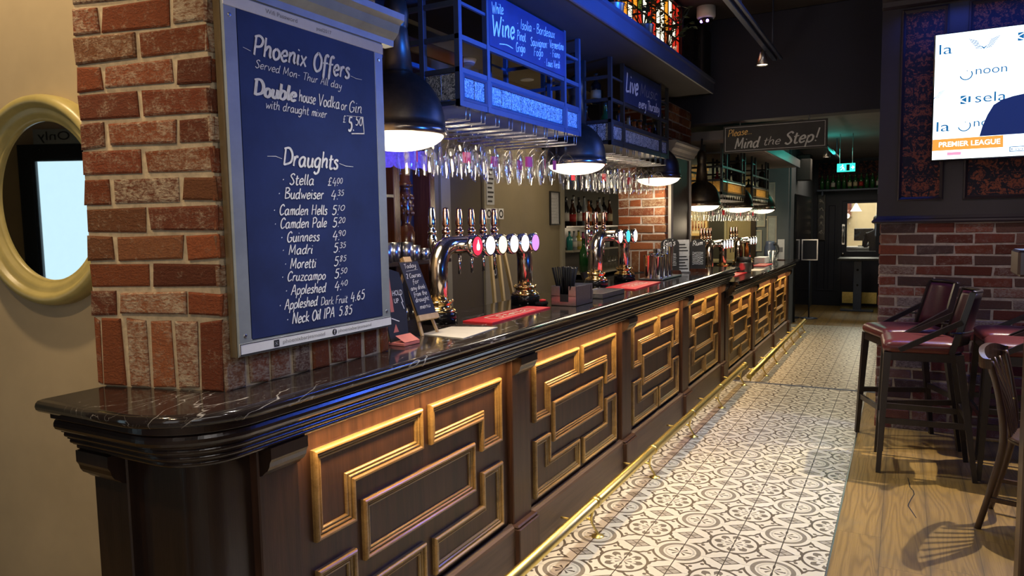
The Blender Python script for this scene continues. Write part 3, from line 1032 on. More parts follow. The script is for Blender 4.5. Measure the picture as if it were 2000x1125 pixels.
P('door_knob', MB().lathe([(0.0, -0.05), (0.028, -0.045), (0.03, -0.03), (0.012, -0.02), (0.012, 0)], (-1.03, 15.40, 0.88), 16, 'y'), MT['steel'], d1)

# entrance door behind the camera on the left (seen in the oval mirror)
DX = -4.40
de = struct('door_3', MB().sweep([(DX - .12, 0), (DX - .12, 2.17), (DX + 1.0, 2.17), (DX + 1.0, 0)], [(0, 0), (0, .05), (-.10, .05), (-.10, 0)], lambda u, v, h: (u, -1.6 + h, v), closed=False), MT['black_gloss'])
mb = MB().box(DX - .12, -1.6, 0, DX, -1.56, 2.17).box(DX + .88, -1.6, 0, DX + 1.0, -1.56, 2.17).box(DX, -1.6, 0, DX + .88, -1.56, .25).box(DX, -1.6, 2.05, DX + .88, -1.56, 2.17)
P('door_leaf', mb, MT['black_gloss'], de)
P('daylit_pane', MB().box(DX, -1.592, .25, DX + .88, -1.585, 2.05), emit('daylight_pane', (0.62, 0.88, 1.0), 1.15), de)
sg = thing('door_sign', 'brushed metal sign ending in Only above the entrance door, reflected in the oval mirror', 'sign', (DX, -1.59, 2.2))
P('plate', MB().bbox(DX - .02, -1.597, 2.175, DX + .62, -1.585, 2.285, 0.002), MT['steel'], sg)
mb = MB()
print_text(mb, 'Only', lambda u, v: (u, -1.583, v), (DX + .25, 2.205), -.235, .065)
P('lettering', mb, MT['ink'], sg)

# ------------------------------------------------------------------ canopy over the bar
cn = struct('trim_4', MB().bbox(-2.22, 1.96, 2.575, -1.395, 5.98, 2.66, 0.004), MT['soffit'])
mb = MB()
mb.sweep([(-1.395, 1.96), (-1.395, 5.985)], [(0, 2.568), (-.012, 2.568), (-.016, 2.575), (-.016, 2.645), (-.026, 2.655), (-.026, 2.675), (0, 2.68)], lambda u, v, h: (u, v, h), closed=False)
P('fascia', mb, MT['navy_paint'], cn)
# far canopy
cf = struct('trim_5', MB().bbox(-2.3, 7.15, 2.33, -1.39, 11.5, 2.42, 0.004), MT['grey_ceiling'])
P('fascia', MB().bbox(-1.405, 7.14, 2.32, -1.378, 11.51, 2.44, 0.003), MT['navy_paint'], cf)
# ================================================================== THE BAR
SX = -1.363           # worktop front edge
SY = 0.979            # worktop edge at the left end
ZT = 1.10             # worktop height


def bar_path(y1, corner=True, y0=None, n=22):
    """plan path of the worktop edge, travelled so the offset to the left points inwards"""
    if not corner:
        return [(SX, y0), (SX, y1)]
    R = 0.24
    return [(WX, SY)] + arc(SX - R, SY + R, R, -90, 0, n) + [(SX, y1)]


XYZ = lambda u, v, h: (u, v, h)
def bead(d, z, r, n=7):
    return [(d - r * math.cos(math.radians(q)), z + r * math.sin(math.radians(q))) for q in [90 - 180 * i / n for i in range(n + 1)]]


CORN = [(0.036, 1.068), (0.036, 1.047), (0.0365, 1.046), (0.058, 1.046)] + bead(0.060, 1.0265, 0.0185) + [(0.060, 1.0035), (0.0665, 1.003)] + bead(0.0745, 0.9945, 0.0085) + \
       [(0.0745, 0.9815)] + bead(0.088, 0.9735, 0.008) + [(0.088, 0.963), (0.1, 0.9628)] + bead(0.106, 0.954, 0.0088) + [(0.120, 0.945), (0.150, 0.945)]
PXF, PIL = -1.53, -1.50   # panel face, pilaster face


def worktop(name, label, y0, y1, z, corner):
    mb = MB()
    prof = [(0.020, z - 0.032), (0.008, z - 0.030), (0.002, z - 0.024), (0.0, z - 0.016), (0.002, z - 0.008), (0.008, z - 0.002), (0.020, z)]
    path = bar_path(y1, corner, y0)
    mb.sweep(path, prof, XYZ, closed=False, smooth=True, capends=True)
    inner = path[:]
    # inset plan for the flat top and underside
    t = MB().sweep(path, [(0.020, 0.0), (0.0201, 0.0)], XYZ, closed=False, capends=False)
    pts = [(q[0], q[1]) for q in t.v[::2]]
    poly = pts + [(-1.985, y1)] + ([(-1.985, 1.30), (WX, 1.30)] if corner else [(-1.985, y0)])
    mb.prism(poly, XYZ, z - 0.032, z)
    o = P(name, mb, MT['marble'])
    return tag(o, label, 'worktop')


worktop('bar_worktop', 'long black marble bar worktop with white veins and rounded left corner, under the brick pillar', 0, 7.03, ZT, True)
worktop('bar_worktop', 'lower black marble worktop of the far bar beyond the step', 7.045, 11.58, 0.955, False)


def fret(parent, y0, w, dz=0.0):
    """five mitred mouldings that make one fretwork panel"""
    zt, zb = 0.870 + dz, 0.214 + dz
    Y = lambda f: y0 + f * w
    shapes = [
        [(0, 0.588), (0.158, 0.588), (0.158, 0.719), (0.487, 0.719), (0.487, 0.870), (0, 0.870)],
        [(0.530, 0.719), (0.848, 0.719), (0.848, 0.590), (1.0, 0.590), (1.0, 0.870), (0.530, 0.870)],
        [(0.190, 0.440), (0.800, 0.440), (0.800, 0.645), (0.190, 0.645)],
        [(0, 0.214), (0.487, 0.214), (0.487, 0.368), (0.155, 0.368), (0.155, 0.500), (0, 0.500)],
        [(0.535, 0.214), (1.0, 0.214), (1.0, 0.500), (0.848, 0.500), (0.848, 0.360), (0.535, 0.360)],
    ]
    prof = [(0.0, 0.0), (0.0, 0.015), (0.002, 0.020), (0.006, 0.023), (0.011, 0.023), (0.015, 0.019), (0.016, 0.010), (0.0175, 0.010), (0.019, 0.015), (0.023, 0.016), (0.0265, 0.012), (0.027, 0.006), (0.0285, 0.006), (0.030, 0.011), (0.034, 0.011), (0.037, 0.007), (0.038, 0.0)]
    for sh in shapes:
        mb = MB().sweep([(Y(a), b + dz) for a, b in sh], prof, lambda u, v, h: (PXF + h, u, v))
        P('gilt_moulding', mb, MT['gilt'], parent)


def bar_front(label, pil, y_end, dz, corner, y_start=None):
    b = thing('bar_counter', label, 'bar counter', (-1.6, pil[0][0], dz if dz else 0))
    fl = FZ if dz else 0.0
    zz = lambda v: v + dz
    # carcass
    d = SX - PXF
    path = bar_path(y_end, corner, y_start)
    mb = MB()
    mb.sweep(path, [(d, 0.95 + dz), (d, fl), (d + 0.02, fl), (d + 0.02, 0.95 + dz)], XYZ, closed=False, smooth=False)
    P('carcass', mb, MT['dark_wood'], b)  # darker than the panels: shade at the rounded corner put into the colour
    mb = MB().sweep(path, [(a, zz(h)) for a, h in CORN] + [(0.20, zz(0.945)), (0.20, zz(1.068))], XYZ, closed=False)
    P('cornice_moulding', mb, MT['dark_wood_y'], b)
    # skirting with a moulded cap
    d2 = SX + 1.488
    mb = MB().sweep(path, [(d2, fl), (d2, zz(0.165)), (d2 + 0.004, zz(0.178)), (d2 + 0.014, zz(0.184)), (d2 + 0.03, zz(0.190)), (d2 + 0.03, fl)], XYZ, closed=False)
    P('plinth', mb, MT['plinth'], b)
    for a, c in pil:
        mb = MB().bbox(PXF - 0.01, a, fl, PIL, c, zz(0.945), 0.004)
        mb.bbox(PXF - 0.01, a - 0.014, fl, PIL + 0.036, c + 0.014, zz(0.172), 0.004)
        mb.bbox(PXF - 0.01, a - 0.014, zz(0.172), PIL + 0.028, c + 0.014, zz(0.186), 0.006)
        p = P('pilaster', mb, MT['panel'], b)
        prof = [(0.0, 0.946), (0.046, 0.946), (0.046, 0.915), (0.040, 0.905), (0.037, 0.893), (0.030, 0.882), (0.018, 0.874), (0.010, 0.866), (0.0, 0.862)]
        P('corbel', MB().prism([(PIL + u, zz(v)) for u, v in prof], lambda u, v, q: (u, q, v), a + 0.006, c - 0.006), MT['dark_wood'], p)
    for (a0, a1), (c0, c1) in zip(pil[:-1], pil[1:]):
        p = P('front_panel', MB().box(PXF - 0.004, a1 + 0.004, zz(0.195), PXF + 0.003, c0 - 0.004, zz(0.944)), MT['panel'], b)
        m = 0.072
        fret(p, a1 + m, (c0 - a1) - 2 * m, dz)
    return b


b1 = bar_front('dark timber bar counter with gilt fretwork panels, from rounded left corner to the step',
               [(1.302, 1.448), (2.718, 2.888), (4.127, 4.297), (5.505, 5.686), (6.845, 7.0)], 7.0, 0.0, True)
# rounded end: a pilaster on the return beside the cream wall
mb = MB().bbox(WX + 0.001, SY + 0.137, 0.0, -1.78, SY + 0.18, 0.945, 0.004)
p = P('pilaster', mb, MT['dark_wood'], b1)  # dark wood carries the corner's shade; the other pilasters use the panel wood
prof = [(0.0, 0.946), (0.046, 0.946), (0.046, 0.915), (0.040, 0.905), (0.037, 0.893), (0.030, 0.882), (0.018, 0.874), (0.010, 0.866), (0.0, 0.862)]
P('corbel', MB().prism([(SY + 0.137 - u, v) for u, v in prof], lambda u, v, q: (q, u, v), WX + 0.004, -1.786), MT['dark_wood'], p)
bar_front('lower timber counter of the far bar with three gilt fretwork panels beyond the step',
          [(7.06, 7.20), (8.50, 8.65), (9.90, 10.05), (11.28, 11.44)], 11.45, FZ + 0.002, False, 7.02)


def foot_rail(label, x, z, y0, y1, feet, fl):
    t = thing('foot_rail', label, 'foot rail', (x, y0, fl))
    mb = MB().tube([(x, y0, z), (x, y1, z)], 0.026, 16)
    for c in feet:
        mb.tube([(x, c - 0.02, z), (x, c + 0.02, z)], 0.0285, 16)
    mb.lathe([(0.0, -.012), (0.02, -.010), (0.029, 0), (0.029, 0.012)], (x, y1, z), 16, 'y')
    P('rail', mb, MT['brass'], t)
    for c in feet:
        mb = MB()
        mb.tube(catmull([(x, c, z - 0.02), (x - 0.016, c, z - 0.06), (x - 0.02, c, fl + 0.07), (x + 0.006, c, fl + 0.025), (x + 0.016, c, fl + 0.008)], 5), 0.0065, 8)
        mb.tube(catmull([(x - 0.02, c, fl + 0.075), (x - 0.06, c, fl + 0.082), (x - 0.10, c, fl + 0.060), (x - 0.185, c, fl + 0.060)], 4), 0.006, 8)
        mb.lathe([(0.032, 0), (0.032, 0.003), (0.018, 0.006), (0.012, 0.012)], (x + 0.012, c, fl), 14)
        P('bracket', mb, MT['brass'], t)
    return t


foot_rail('brass foot rail along the near bar front, ending at the step', -1.29, 0.17, 0.75, 6.93, (1.30, 2.23, 3.16, 4.08, 5.0, 5.9, 6.83), 0.0)
foot_rail('brass foot rail of the far bar, beyond the step', -1.285, 0.024, 7.12, 11.56, (7.3, 8.05, 8.8, 9.55, 10.3, 11.0, 11.5), FZ)

# ================================================================== BRICK PILLARS
def pillar(label, x0, x1, y0, y1, zt, mat, mort, wash, cat='pillar', back=True):
    t = thing('brick_pillar', label, cat, ((x0 + x1) / 2, (y0 + y1) / 2, ZT))
    e = 0.009
    P('mortar_core', MB().box(x0, y0 + e, ZT, x1 - e, y1 - e, zt), mort, t)
    mb = MB()
    bricks(mb, lambda u, z, d: (x1 - u, y0 + e - d, z), x1 - x0, ZT, zt, RED, wash=wash, soldier=0.200, start=1, hdr=0.12)
    bricks(mb, lambda u, z, d: (x1 - e + d, y0 + u, z), y1 - y0, ZT, zt, RED, wash=wash, soldier=0.200, hdr=0.12)
    bricks(mb, lambda u, z, d: (x0 + u, y1 - e + d, z), x1 - x0, ZT, zt, RED, wash=wash, soldier=0.200, hdr=0.12)
    P('brickwork', mb, mat, t)
    return t


t = thing('brick_pillar', 'limewashed red brick pillar carrying the navy drinks chalkboard, on the rounded bar end', 'pillar', (-1.75, 1.55, ZT))
e = 0.009
A_, B_ = Vector((-1.55, 1.252)), Vector((-1.957, 1.155))
du = (B_ - A_).normalized()
nn = Vector((-du.y, du.x)) * (1 if -du.y > 0 else -1)
if nn.y > 0:
    nn = -nn
a2, b2 = A_ - nn * e, B_ - nn * e
P('mortar_core', MB().prism([(b2.x + .001, b2.y), (-1.55 - e, a2.y), (-1.55 - e, 1.93), (-1.957, 1.93)], XYZ, ZT, TOP), MT['mortar'], t)
mb = MB()
bricks(mb, lambda u, z, d: (A_.x + du.x * u + nn.x * (d - e), A_.y + du.y * u + nn.y * (d - e), z), (B_ - A_).length, ZT, TOP, RED, wash=(0.10, 0.75), soldier=0.200, start=1, hdr=0.10)
bricks(mb, lambda u, z, d: (-1.55 - e + d, 1.252 + u, z), .678, ZT, TOP, RED, wash=(0.2, 0.9), soldier=0.200, hdr=0.10)
P('brickwork', mb, MT['brick'], t)


pillar('red brick pillar at the end of the near bar, by the step', -2.23, -1.80, 6.05, 6.88, 2.575, MT['brick'], MT['mortar_grey'], (0.0, 0.6))
# ================================================================== DRINKS CHALKBOARD
BX = -1.548
t = thing('menu_board', 'tall navy chalkboard of drinks offers and prices, grey-framed, on the brick pillar', 'menu board', (BX, 1.6, 1.19))
fnb = lambda u, v: (-1.5165, u, v)
y0, y1, z0, z1 = 1.276, 1.911, 1.19, 2.155
mb = MB()
mb.sweep([(y0, z0), (y1, z0), (y1, z1), (y0, z1)], [(0, 0), (0, .026), (.004, .030), (.042, .030), (.048, .024), (.050, .012), (.050, 0)], lambda u, v, h: (BX + h, u, v))
P('frame', mb, MT['frame_grey'], t)
P('frame_edge', MB().box(BX, y0 - 0.003, z0, BX + 0.024, y0 - 0.0002, z1), MT['frame_bronze'], t)
mb = MB()
mb.sweep([(BX, y1 + 0.006), (BX, y0 - 0.02)][::-1], [(0, 2.125), (-.036, 2.126), (-.038, 2.145), (-.046, 2.152), (-.058, 2.165), (-.066, 2.190), (-.084, 2.202), (-.086, 2.222), (0, 2.226)], XYZ, closed=False)
mb.prism([(BX, 2.125), (BX + .036, 2.126), (BX + .038, 2.145), (BX + .046, 2.152), (BX + .058, 2.165), (BX + .066, 2.190), (BX + .084, 2.202), (BX + .086, 2.222), (BX, 2.226)],
         lambda u, v, q: (u, q, v), y1 + 0.006, y1 + 0.05)
P('cornice', mb, MT['frame_grey'], t)
P('chalkboard', MB().box(BX + 0.002, y0 + 0.045, z0 + 0.04, -1.518, y1 - 0.045, z1 - 0.04), MT['chalkboard'], t)
random.seed(3)
mb = MB()
LINES = [('Phoenix', 1.371, 1.985, 1.562, 1.988, .052, .17), ('Offers', 1.592, 1.982, 1.744, 1.985, .055, .17),
         ('Served Mon- Thur All day', 1.373, 1.952, 1.705, 1.947, .022, .13), ('house', 1.526, 1.886, 1.59, 1.886, .033, .13),
         ('Vodka', 1.608, 1.885, 1.691, 1.886, .035, .13), ('or', 1.7, 1.886, 1.725, 1.885, .030, .13), ('Gin', 1.738, 1.884, 1.792, 1.886, .035, .13),
         ('with draught mixer', 1.405, 1.850, 1.636, 1.852, .024, .13), ('£', 1.706, 1.848, 1.719, 1.849, .021, .12), ('5.', 1.728, 1.826, 1.753, 1.827, .042, .19), ('50', 1.763, 1.846, 1.796, 1.848, .027, .16),
         ('Draughts', 1.458, 1.702, 1.677, 1.704, .048, .17), ('• Stella', 1.452, 1.648, 1.569, 1.651, .031, .15), ('£4.', 1.629, 1.653, 1.67, 1.654, .024, .14), ('00', 1.67, 1.661, 1.694, 1.662, .017, .14)]
for n, a, b, c, d, h, p0, p1 in [('• Budweiser', 1.435, 1.609, 1.610, 1.612, .030, '4.', '35'), ('• Camden Hells', 1.415, 1.563, 1.622, 1.566, .029, '5.', '10'), ('• Camden Pale', 1.416, 1.526, 1.616, 1.529, .029, '5.', '20'),
                                 ('• Guinness', 1.437, 1.488, 1.585, 1.489, .029, '4.', '90'), ('• Madri', 1.440, 1.453, 1.555, 1.452, .028, '5.', '35'), ('• Moretti', 1.446, 1.414, 1.566, 1.411, .029, '5.', '85'),
                                 ('• Cruzcampo', 1.433, 1.379, 1.602, 1.373, .027, '5.', '50'), ('• Appleshed', 1.445, 1.339, 1.604, 1.335, .028, '4.', '40')]:
    LINES += [(n, a, b, c, d, h, .15), (p0, 1.642, d, 1.668, d, .028, .15), (p1, 1.669, d + .012, 1.699, d + .013, .017, .15)]
LINES += [('• Appleshed', 1.420, 1.300, 1.567, 1.298, .028, .15), ('Dark Fruit', 1.58, 1.296, 1.697, 1.294, .024, .11), ('4.65', 1.713, 1.294, 1.780, 1.299, .029, .15),
          ('• Neck Oil IPA', 1.445, 1.256, 1.633, 1.255, .031, .16), ('5.85', 1.655, 1.256, 1.717, 1.256, .028, .15)]
for s, a, b, c, d, h, w in LINES:
    mb = MB()
    write(mb, s, fnb, (a, b), (c, d), h, w)
    P('chalk_word', mb, MT['chalk'], t)
mb = MB()
write(mb, 'Double', fnb, (1.365, 1.880), (1.511, 1.884), .042, .17, bold=0.09)
P('chalk_word', mb, MT['chalk'], t)
for pts in ([(1.335, 1.997), (1.36, 1.992)], [(1.748, 1.995), (1.772, 1.991), (1.80, 1.992)], [(1.40, 1.722), (1.43, 1.724), (1.452, 1.719)], [(1.682, 1.722), (1.71, 1.716), (1.745, 1.716)],
            [(1.722, 1.870), (1.80, 1.876)]):
    P('chalk_flourish', MB().ribbon(pts, .0022, fnb), MT['chalk'], t)
for pts in ([(1.742, 1.818), (1.802, 1.824), (1.798, 1.876)],):
    P('chalk_flourish', MB().ribbon(pts, .006, fnb), MT['chalk'], t)
top_s = P('printed_strip', MB().bbox(BX + 0.028, y0 + 0.002, 2.092, -1.516, y1 - 0.001, 2.122, 0.001), MT['white'], t)
low_s = P('printed_strip', MB().bbox(BX + 0.028, y0 + 0.002, 1.195, -1.516, y1 - 0.001, 1.225, 0.001), MT['white'], t)
mb = MB()
ft = lambda u, v: (-1.5150, u, v)
print_text(mb, 'Wifi Password', ft, (1.415, 2.103), .115, .012)
P('lettering', mb, MT['grey_ink'], top_s)
mb = MB()
print_text(mb, 'psel2017', ft, (1.605, 2.101), .062, .011)
P('lettering', mb, MT['grey_ink'], top_s)
mb = MB().sweep([(y0 + .002, 1.195), (y1 - .001, 1.195), (y1 - .001, 1.225), (y0 + .002, 1.225)], [(0, 0), (0, .0006), (.0022, .0006), (.0022, 0)], lambda u, v, h: (-1.5162 + h, u, v))
P('border', mb, MT['ink'], low_s)
mb = MB()
print_text(mb, 'phoenixbarjesmond', ft, (1.425, 1.206), .165, .011)
P('lettering', mb, MT['grey_ink'], low_s)
mb = MB()
print_text(mb, 'phoenixbarjesmond', ft, (1.648, 1.206), .155, .011)
P('lettering', mb, MT['grey_ink'], low_s)
mb = MB()
# camera and letter-f icons of the social pages
mb.sweep([(1.392, 1.2005), (1.411, 1.2005), (1.411, 1.2195), (1.392, 1.2195)], [(0, 0), (0, .0004), (.0045, .0004), (.0045, 0)], lambda u, v, h: (-1.5155 + h, u, v))
mb.sweep(arc(1.4015, 1.210, .0045, 0, 330, 11), [(0, 0), (0, .0004), (.002, .0004), (.002, 0)], lambda u, v, h: (-1.5155 + h, u, v))
P('camera_icon', mb, MT['ink'], low_s)
mb = MB()
mb.prism(arc(1.632, 1.210, .0095, 0, 345, 20), lambda u, v, d: (d, u, v), -1.5158, -1.5152)
ic = P('letter_icon', mb, MT['ink'], low_s)
mb = MB()
print_text(mb, 'f', lambda u, v: (-1.5148, u, v), (1.6295, 1.2035), .005, .014, 0.02)
P('icon_lettering', mb, MT['white'], low_s)
for y, z in ((1.298, 2.070), (1.888, 2.070), (1.298, 1.245), (1.888, 1.245)):
    P('screw', MB().lathe([(0.0055, 0), (0.0055, .0012), (.0035, .002), (.0, .0014)], (BX + 0.030, y, z), 12, 'x'), MT['steel'], t)

# panelled board on the far pillar
t = thing('wall_panel', 'brown panel in a stone coloured frame with cornice on the far brick pillar', 'panel', (-1.80, 6.46, 1.2))
mb = MB().sweep([(6.12, 1.22), (6.80, 1.22), (6.80, 2.16), (6.12, 2.16)], [(0, 0), (0, .026), (.05, .030), (.055, .012), (.055, 0)], lambda u, v, h: (-1.798 + h, u, v))
P('frame', mb, MT['stone'], t)
P('panel', MB().box(-1.797, 6.16, 1.26, -1.782, 6.76, 2.12), MT['brown_panel'], t)
mb = MB().prism([(-1.798, 2.13), (-1.762, 2.13), (-1.755, 2.155), (-1.735, 2.175), (-1.728, 2.20), (-1.712, 2.215), (-1.712, 2.235), (-1.798, 2.24)], lambda u, v, q: (u, q, v), 6.08, 6.86)
P('cornice', mb, MT['stone'], t)

# ================================================================== OVAL MIRROR
def oval(a, b, n=64):
    return [(a * math.cos(2 * PI * i / n), b * math.sin(2 * PI * i / n)) for i in range(n)]


MU, MZ, MA, MBb = 0.487, 1.628, 0.285, 0.338
t = thing('oval_mirror', 'oval mirror in a wide aged cream frame on the cream wall left of the pillar', 'mirror', cwp(MU, MZ, 0))
v = []
prof = [(0.0, 0.0), (0.001, 0.030), (0.006, 0.046), (0.016, 0.055), (0.028, 0.056), (0.036, 0.050), (0.041, 0.040), (0.046, 0.036), (0.056, 0.036), (0.066, 0.031), (0.073, 0.022), (0.078, 0.020), (0.082, 0.019), (0.084, 0.008)]
mb = MB()
n = 80
for i in range(n):
    a = 2 * PI * i / n
    for d, h in prof:
        v.append(cwp(MU + (MA - d) * math.cos(a), MZ + (MBb - d) * math.sin(a), h))
k = len(prof)
mb.add(v, [(i * k + j, ((i + 1) % n) * k + j, ((i + 1) % n) * k + j + 1, i * k + j + 1) for i in range(n) for j in range(k - 1)], True)
P('frame', mb, MT['cream_frame'], t)
P('mirror_glass', MB().prism(oval(MA - 0.080, MBb - 0.080), lambda u, w, d: cwp(MU + u, MZ + w, d), 0.002, 0.010), MT['mirror'], t)

# ================================================================== HANGING SIGN OVER THE STEP
t = thing('hanging_sign', 'long black hanging sign reading Please Mind the Step under the beam', 'sign', (-1.06, 6.96, 2.176))
P('board', MB().bbox(-1.512, 6.945, 2.174, -0.610, 6.970, 2.426, 0.003), MT['chalkboard_black'], t)
fs = lambda u, v: (u, 6.9435, v)
mb = MB()
mb.sweep([(-1.495, 2.190), (-0.628, 2.190), (-0.628, 2.410), (-1.495, 2.410)], [(0, 0), (0, .001), (.004, .001), (.004, 0)], lambda u, v, h: (u, 6.9445 - h, v))
P('chalk_border', mb, MT['chalk_grey'], t)
random.seed(11)
for a_ in (('Mind', (-1.403, 2.210), (-1.178, 2.213), .098, .17), ('the', (-1.140, 2.226), (-1.002, 2.230), .075, .12), ('Step!', (-0.962, 2.222), (-0.668, 2.236), .105, .17)):
    mb = MB()
    write(mb, a_[0], fs, *a_[1:], .2)
    P('chalk_word', mb, MT['chalk_grey'], t)
mb = MB()
write(mb, 'Please...', fs, (-1.465, 2.326), (-1.255, 2.338), .062, .13, .2)
P('gold_word', mb, MT['chalk_gold'], t)
for x in (-1.36, -0.76):
    P('hanger', MB().cyl((x, 6.957, 2.42), (x, 6.957, 2.47), 0.004, n=8), MT['steel'], t)

# ================================================================== SCREEN
t = thing('television', 'large wall-mounted television showing a white sponsor backdrop, above the brick dado', 'television', (0.9, 5.75, 1.92))
TX0, TX1, TZ0, TZ1, TY = 0.158, 1.630, 1.925, 2.752, 5.70
P('casing', MB().bbox(TX0 - .008, TY + .002, TZ0 - .012, TX1 + .008, TY + .06, TZ1 + .008, 0.006), MT['black_gloss'], t)
P('wall_bracket', MB().box(0.6, TY + .06, 2.15, 1.2, 5.8165, 2.50), MT['black'], t)
scr_w = emit('screen_white', (0.80, 0.93, 1.0), 3.0)
scr_t = emit('screen_teal', (0.005, 0.16, 0.42), 0.9)
scr_o = emit('screen_orange', (1.0, 0.27, 0.04), 1.6)
scr_n = emit('screen_navy', (0.01, 0.035, 0.22), 0.55)
scr_p = emit('screen_pink', (1.0, 0.35, 0.55), 1.2)
P('screen', MB().box(TX0, TY, TZ0, TX1, TY + .003, TZ1), scr_w, t)
fv = lambda e: (lambda u, v: (u, TY - e, v))
mb = MB()


def smile(mb, cx, cz, s, e=.001):
    mb.ribbon([(cx + s * a, cz + s * b) for a, b in arc(0, 0, 1, 190, 395, 14)], s * 0.22, fv(e), 0)
    mb.ribbon([(cx + s * 0.05, cz + s * .68), (cx + s * .28, cz + s * .68)], s * 0.2, fv(e), 0)


def sela_mark(mb, x, z, s):
    mb.add([fv(.001)(x + s * a, z + s * b) for a, b in ((0, 1), (.75, 1), (0, .62))], [(0, 1, 2)])
    mb.add([fv(.001)(x + s * a, z + s * b) for a, b in ((.05, .52), (.62, .82), (.62, .18))], [(0, 1, 2)])
    mb.add([fv(.001)(x + s * a, z + s * b) for a, b in ((0, 0), (.75, 0), (0, .34))], [(0, 1, 2)])
    mb.add([fv(.001)(x + s * a, z + s * b) for a, b in ((.80, .15), (1.05, .15), (1.05, .88), (.80, .88))], [(0, 1, 2, 3)])


def wings(mb, cx, cz, s, right_only=False):
    for sg in ((1,) if right_only else (-1, 1)):
        for i in range(7):
            r0, r1 = 0.25 + i * .10, 0.62 + i * .085
            mb.ribbon([(cx + sg * s * (r0 * .55), cz + s * (.02 + i * .11)), (cx + sg * s * r1, cz + s * (.12 + i * .135))], s * .075, fv(.001), 0)
        mb.add([fv(.001)(cx + sg * s * a, cz + s * b) for a, b in ((0, -.05), (.32, .30), (.10, .18), (0, .10))], [(0, 1, 2, 3)])


print_text(mb, 'la', fv(.001), (0.180, 2.622), .075, .070)
wings(mb, 0.432, 2.632, .075)
sela_mark(mb, 0.613, 2.655, .052)
print_text(mb, 'sela', fv(.001), (0.70, 2.660), .17, .062)
smile(mb, 0.338, 2.475, .034)
print_text(mb, 'noon', fv(.001), (0.391, 2.468), .172, .058)
wings(mb, 0.158, 2.335, .055, True)
sela_mark(mb, 0.311, 2.283, .055)
print_text(mb, 'sela', fv(.001), (0.393, 2.286), .172, .066)
print_text(mb, 'la', fv(.001), (0.178, 2.112), .078, .070)
smile(mb, 0.338, 2.140, .034)
print_text(mb, 'noon', fv(.001), (0.391, 2.130), .172, .058)
for x, z in ((0.72, 2.47), (1.30, 2.47), (1.3, 2.13)):
    smile(mb, x, z, .034)
    print_text(mb, 'noon', fv(.001), (x + .053, z - .007), .172, .058)
wings(mb, 1.0, 2.632, .075)
sela_mark(mb, 1.24, 2.655, .052)
print_text(mb, 'sela', fv(.001), (1.32, 2.660), .17, .062)
P('screen_lettering', mb, scr_t, t)
mb = MB()
mb.add([fv(.002)(u, v) for u, v in [(0.425, 2.064), (0.440, 2.13), (0.465, 2.20), (0.497, 2.262), (0.54, 2.290), (0.60, 2.308), (0.66, 2.318), (0.74, 2.315), (0.82, 2.285), (0.88, 2.22), (0.91, 2.13), (0.92, 2.064)]], [tuple(range(12))])
P('screen_cap', mb, scr_n, t, 'dark blue rounded cap shown at the bottom of the screen')
mb = MB()
mb.add([fv(.003)(u, v) for u, v in ((TX0, 1.984), (0.558, 1.984), (0.556, 2.062), (TX0, 2.060))], [(0, 1, 2, 3)])
P('screen_banner', mb, scr_o, t, 'orange caption banner on the screen')
mb = MB()
print_text(mb, 'PREMIER LEAGUE', fv(.004), (0.196, 2.008), .345, .034, .012)
P('banner_lettering', mb, scr_w, t)
mb = MB()
mb.add([fv(.003)(u, v) for u, v in ((0.245, 1.950), (0.325, 1.950), (0.325, 1.970), (0.245, 1.970))], [(0, 1, 2, 3)])
P('screen_logo', mb, scr_p, t)
mb = MB()
mb.sweep([(0.592, 1.952), (0.74, 1.952), (0.74, 1.985), (0.592, 1.985)], [(0, 0), (0, .001), (.005, .001), (.005, 0)], lambda u, v, h: (u, TY - .003 - h, v))
print_text(mb, 'Live in', fv(.003), (0.604, 1.960), .12, .018)
P('screen_caption', mb, scr_t, t)

# ================================================================== STAINED GLASS LIGHT over the canopy
t = thing('stained_glass', 'backlit stained glass panel of red, amber, green and clear panes above the canopy', 'stained glass', (-1.75, 5.5, 2.66))
sgm = [emit('glass_' + n, c, s) for n, c, s in (('red', (0.75, 0.03, 0.01), .9), ('amber', (1.0, 0.35, 0.02), 1.1), ('orange', (0.85, 0.12, 0.01), .9), ('green', (0.22, 0.30, 0.03), .6), ('clear', (1.0, 0.93, 0.66), 2.0))]
GY0, GY1, GZ0, GZ1 = 4.62, 6.28, 2.68, 3.37
nc, nr = 15, 5
groups = [MB() for _ in sgm]
lead = MB()
random.seed(5)
for c in range(nc):
    for r in range(nr):
        ya, yb = GY0 + (GY1 - GY0) * c / nc, GY0 + (GY1 - GY0) * (c + 1) / nc
        za, zb = GZ0 + (GZ1 - GZ0) * r / nr, GZ0 + (GZ1 - GZ0) * (r + 1) / nr
        q = random.choice((0, 1, 2, 3, 4, 4, 0, 1)) if c < nc - 1 else random.choice((0, 2))
        groups[q].box(-1.758, ya + .006, za + .006, -1.752, yb - .006, zb - .006)
for n, g_, m in zip(('red_pane', 'amber_pane', 'orange_pane', 'green_pane', 'clear_pane'), groups, sgm):
    P(n, g_, m, t)
for c in range(nc + 1):
    y = GY0 + (GY1 - GY0) * c / nc
    lead.box(-1.762, y - .006, GZ0, -1.746, y + .006, GZ1)
for r in range(nr + 1):
    z = GZ0 + (GZ1 - GZ0) * r / nr
    lead.box(-1.762, GY0, z - .006, -1.746, GY1, z + .006)
P('lead_came', lead, MT['lead'], t)
P('frame', MB().sweep([(GY0, GZ0), (GY1, GZ0), (GY1, GZ1), (GY0, GZ1)], [(0, -.03), (0, .03), (-.05, .03), (-.05, -.03)], lambda u, v, h: (-1.755 + h, u, v)), MT['black'], t)


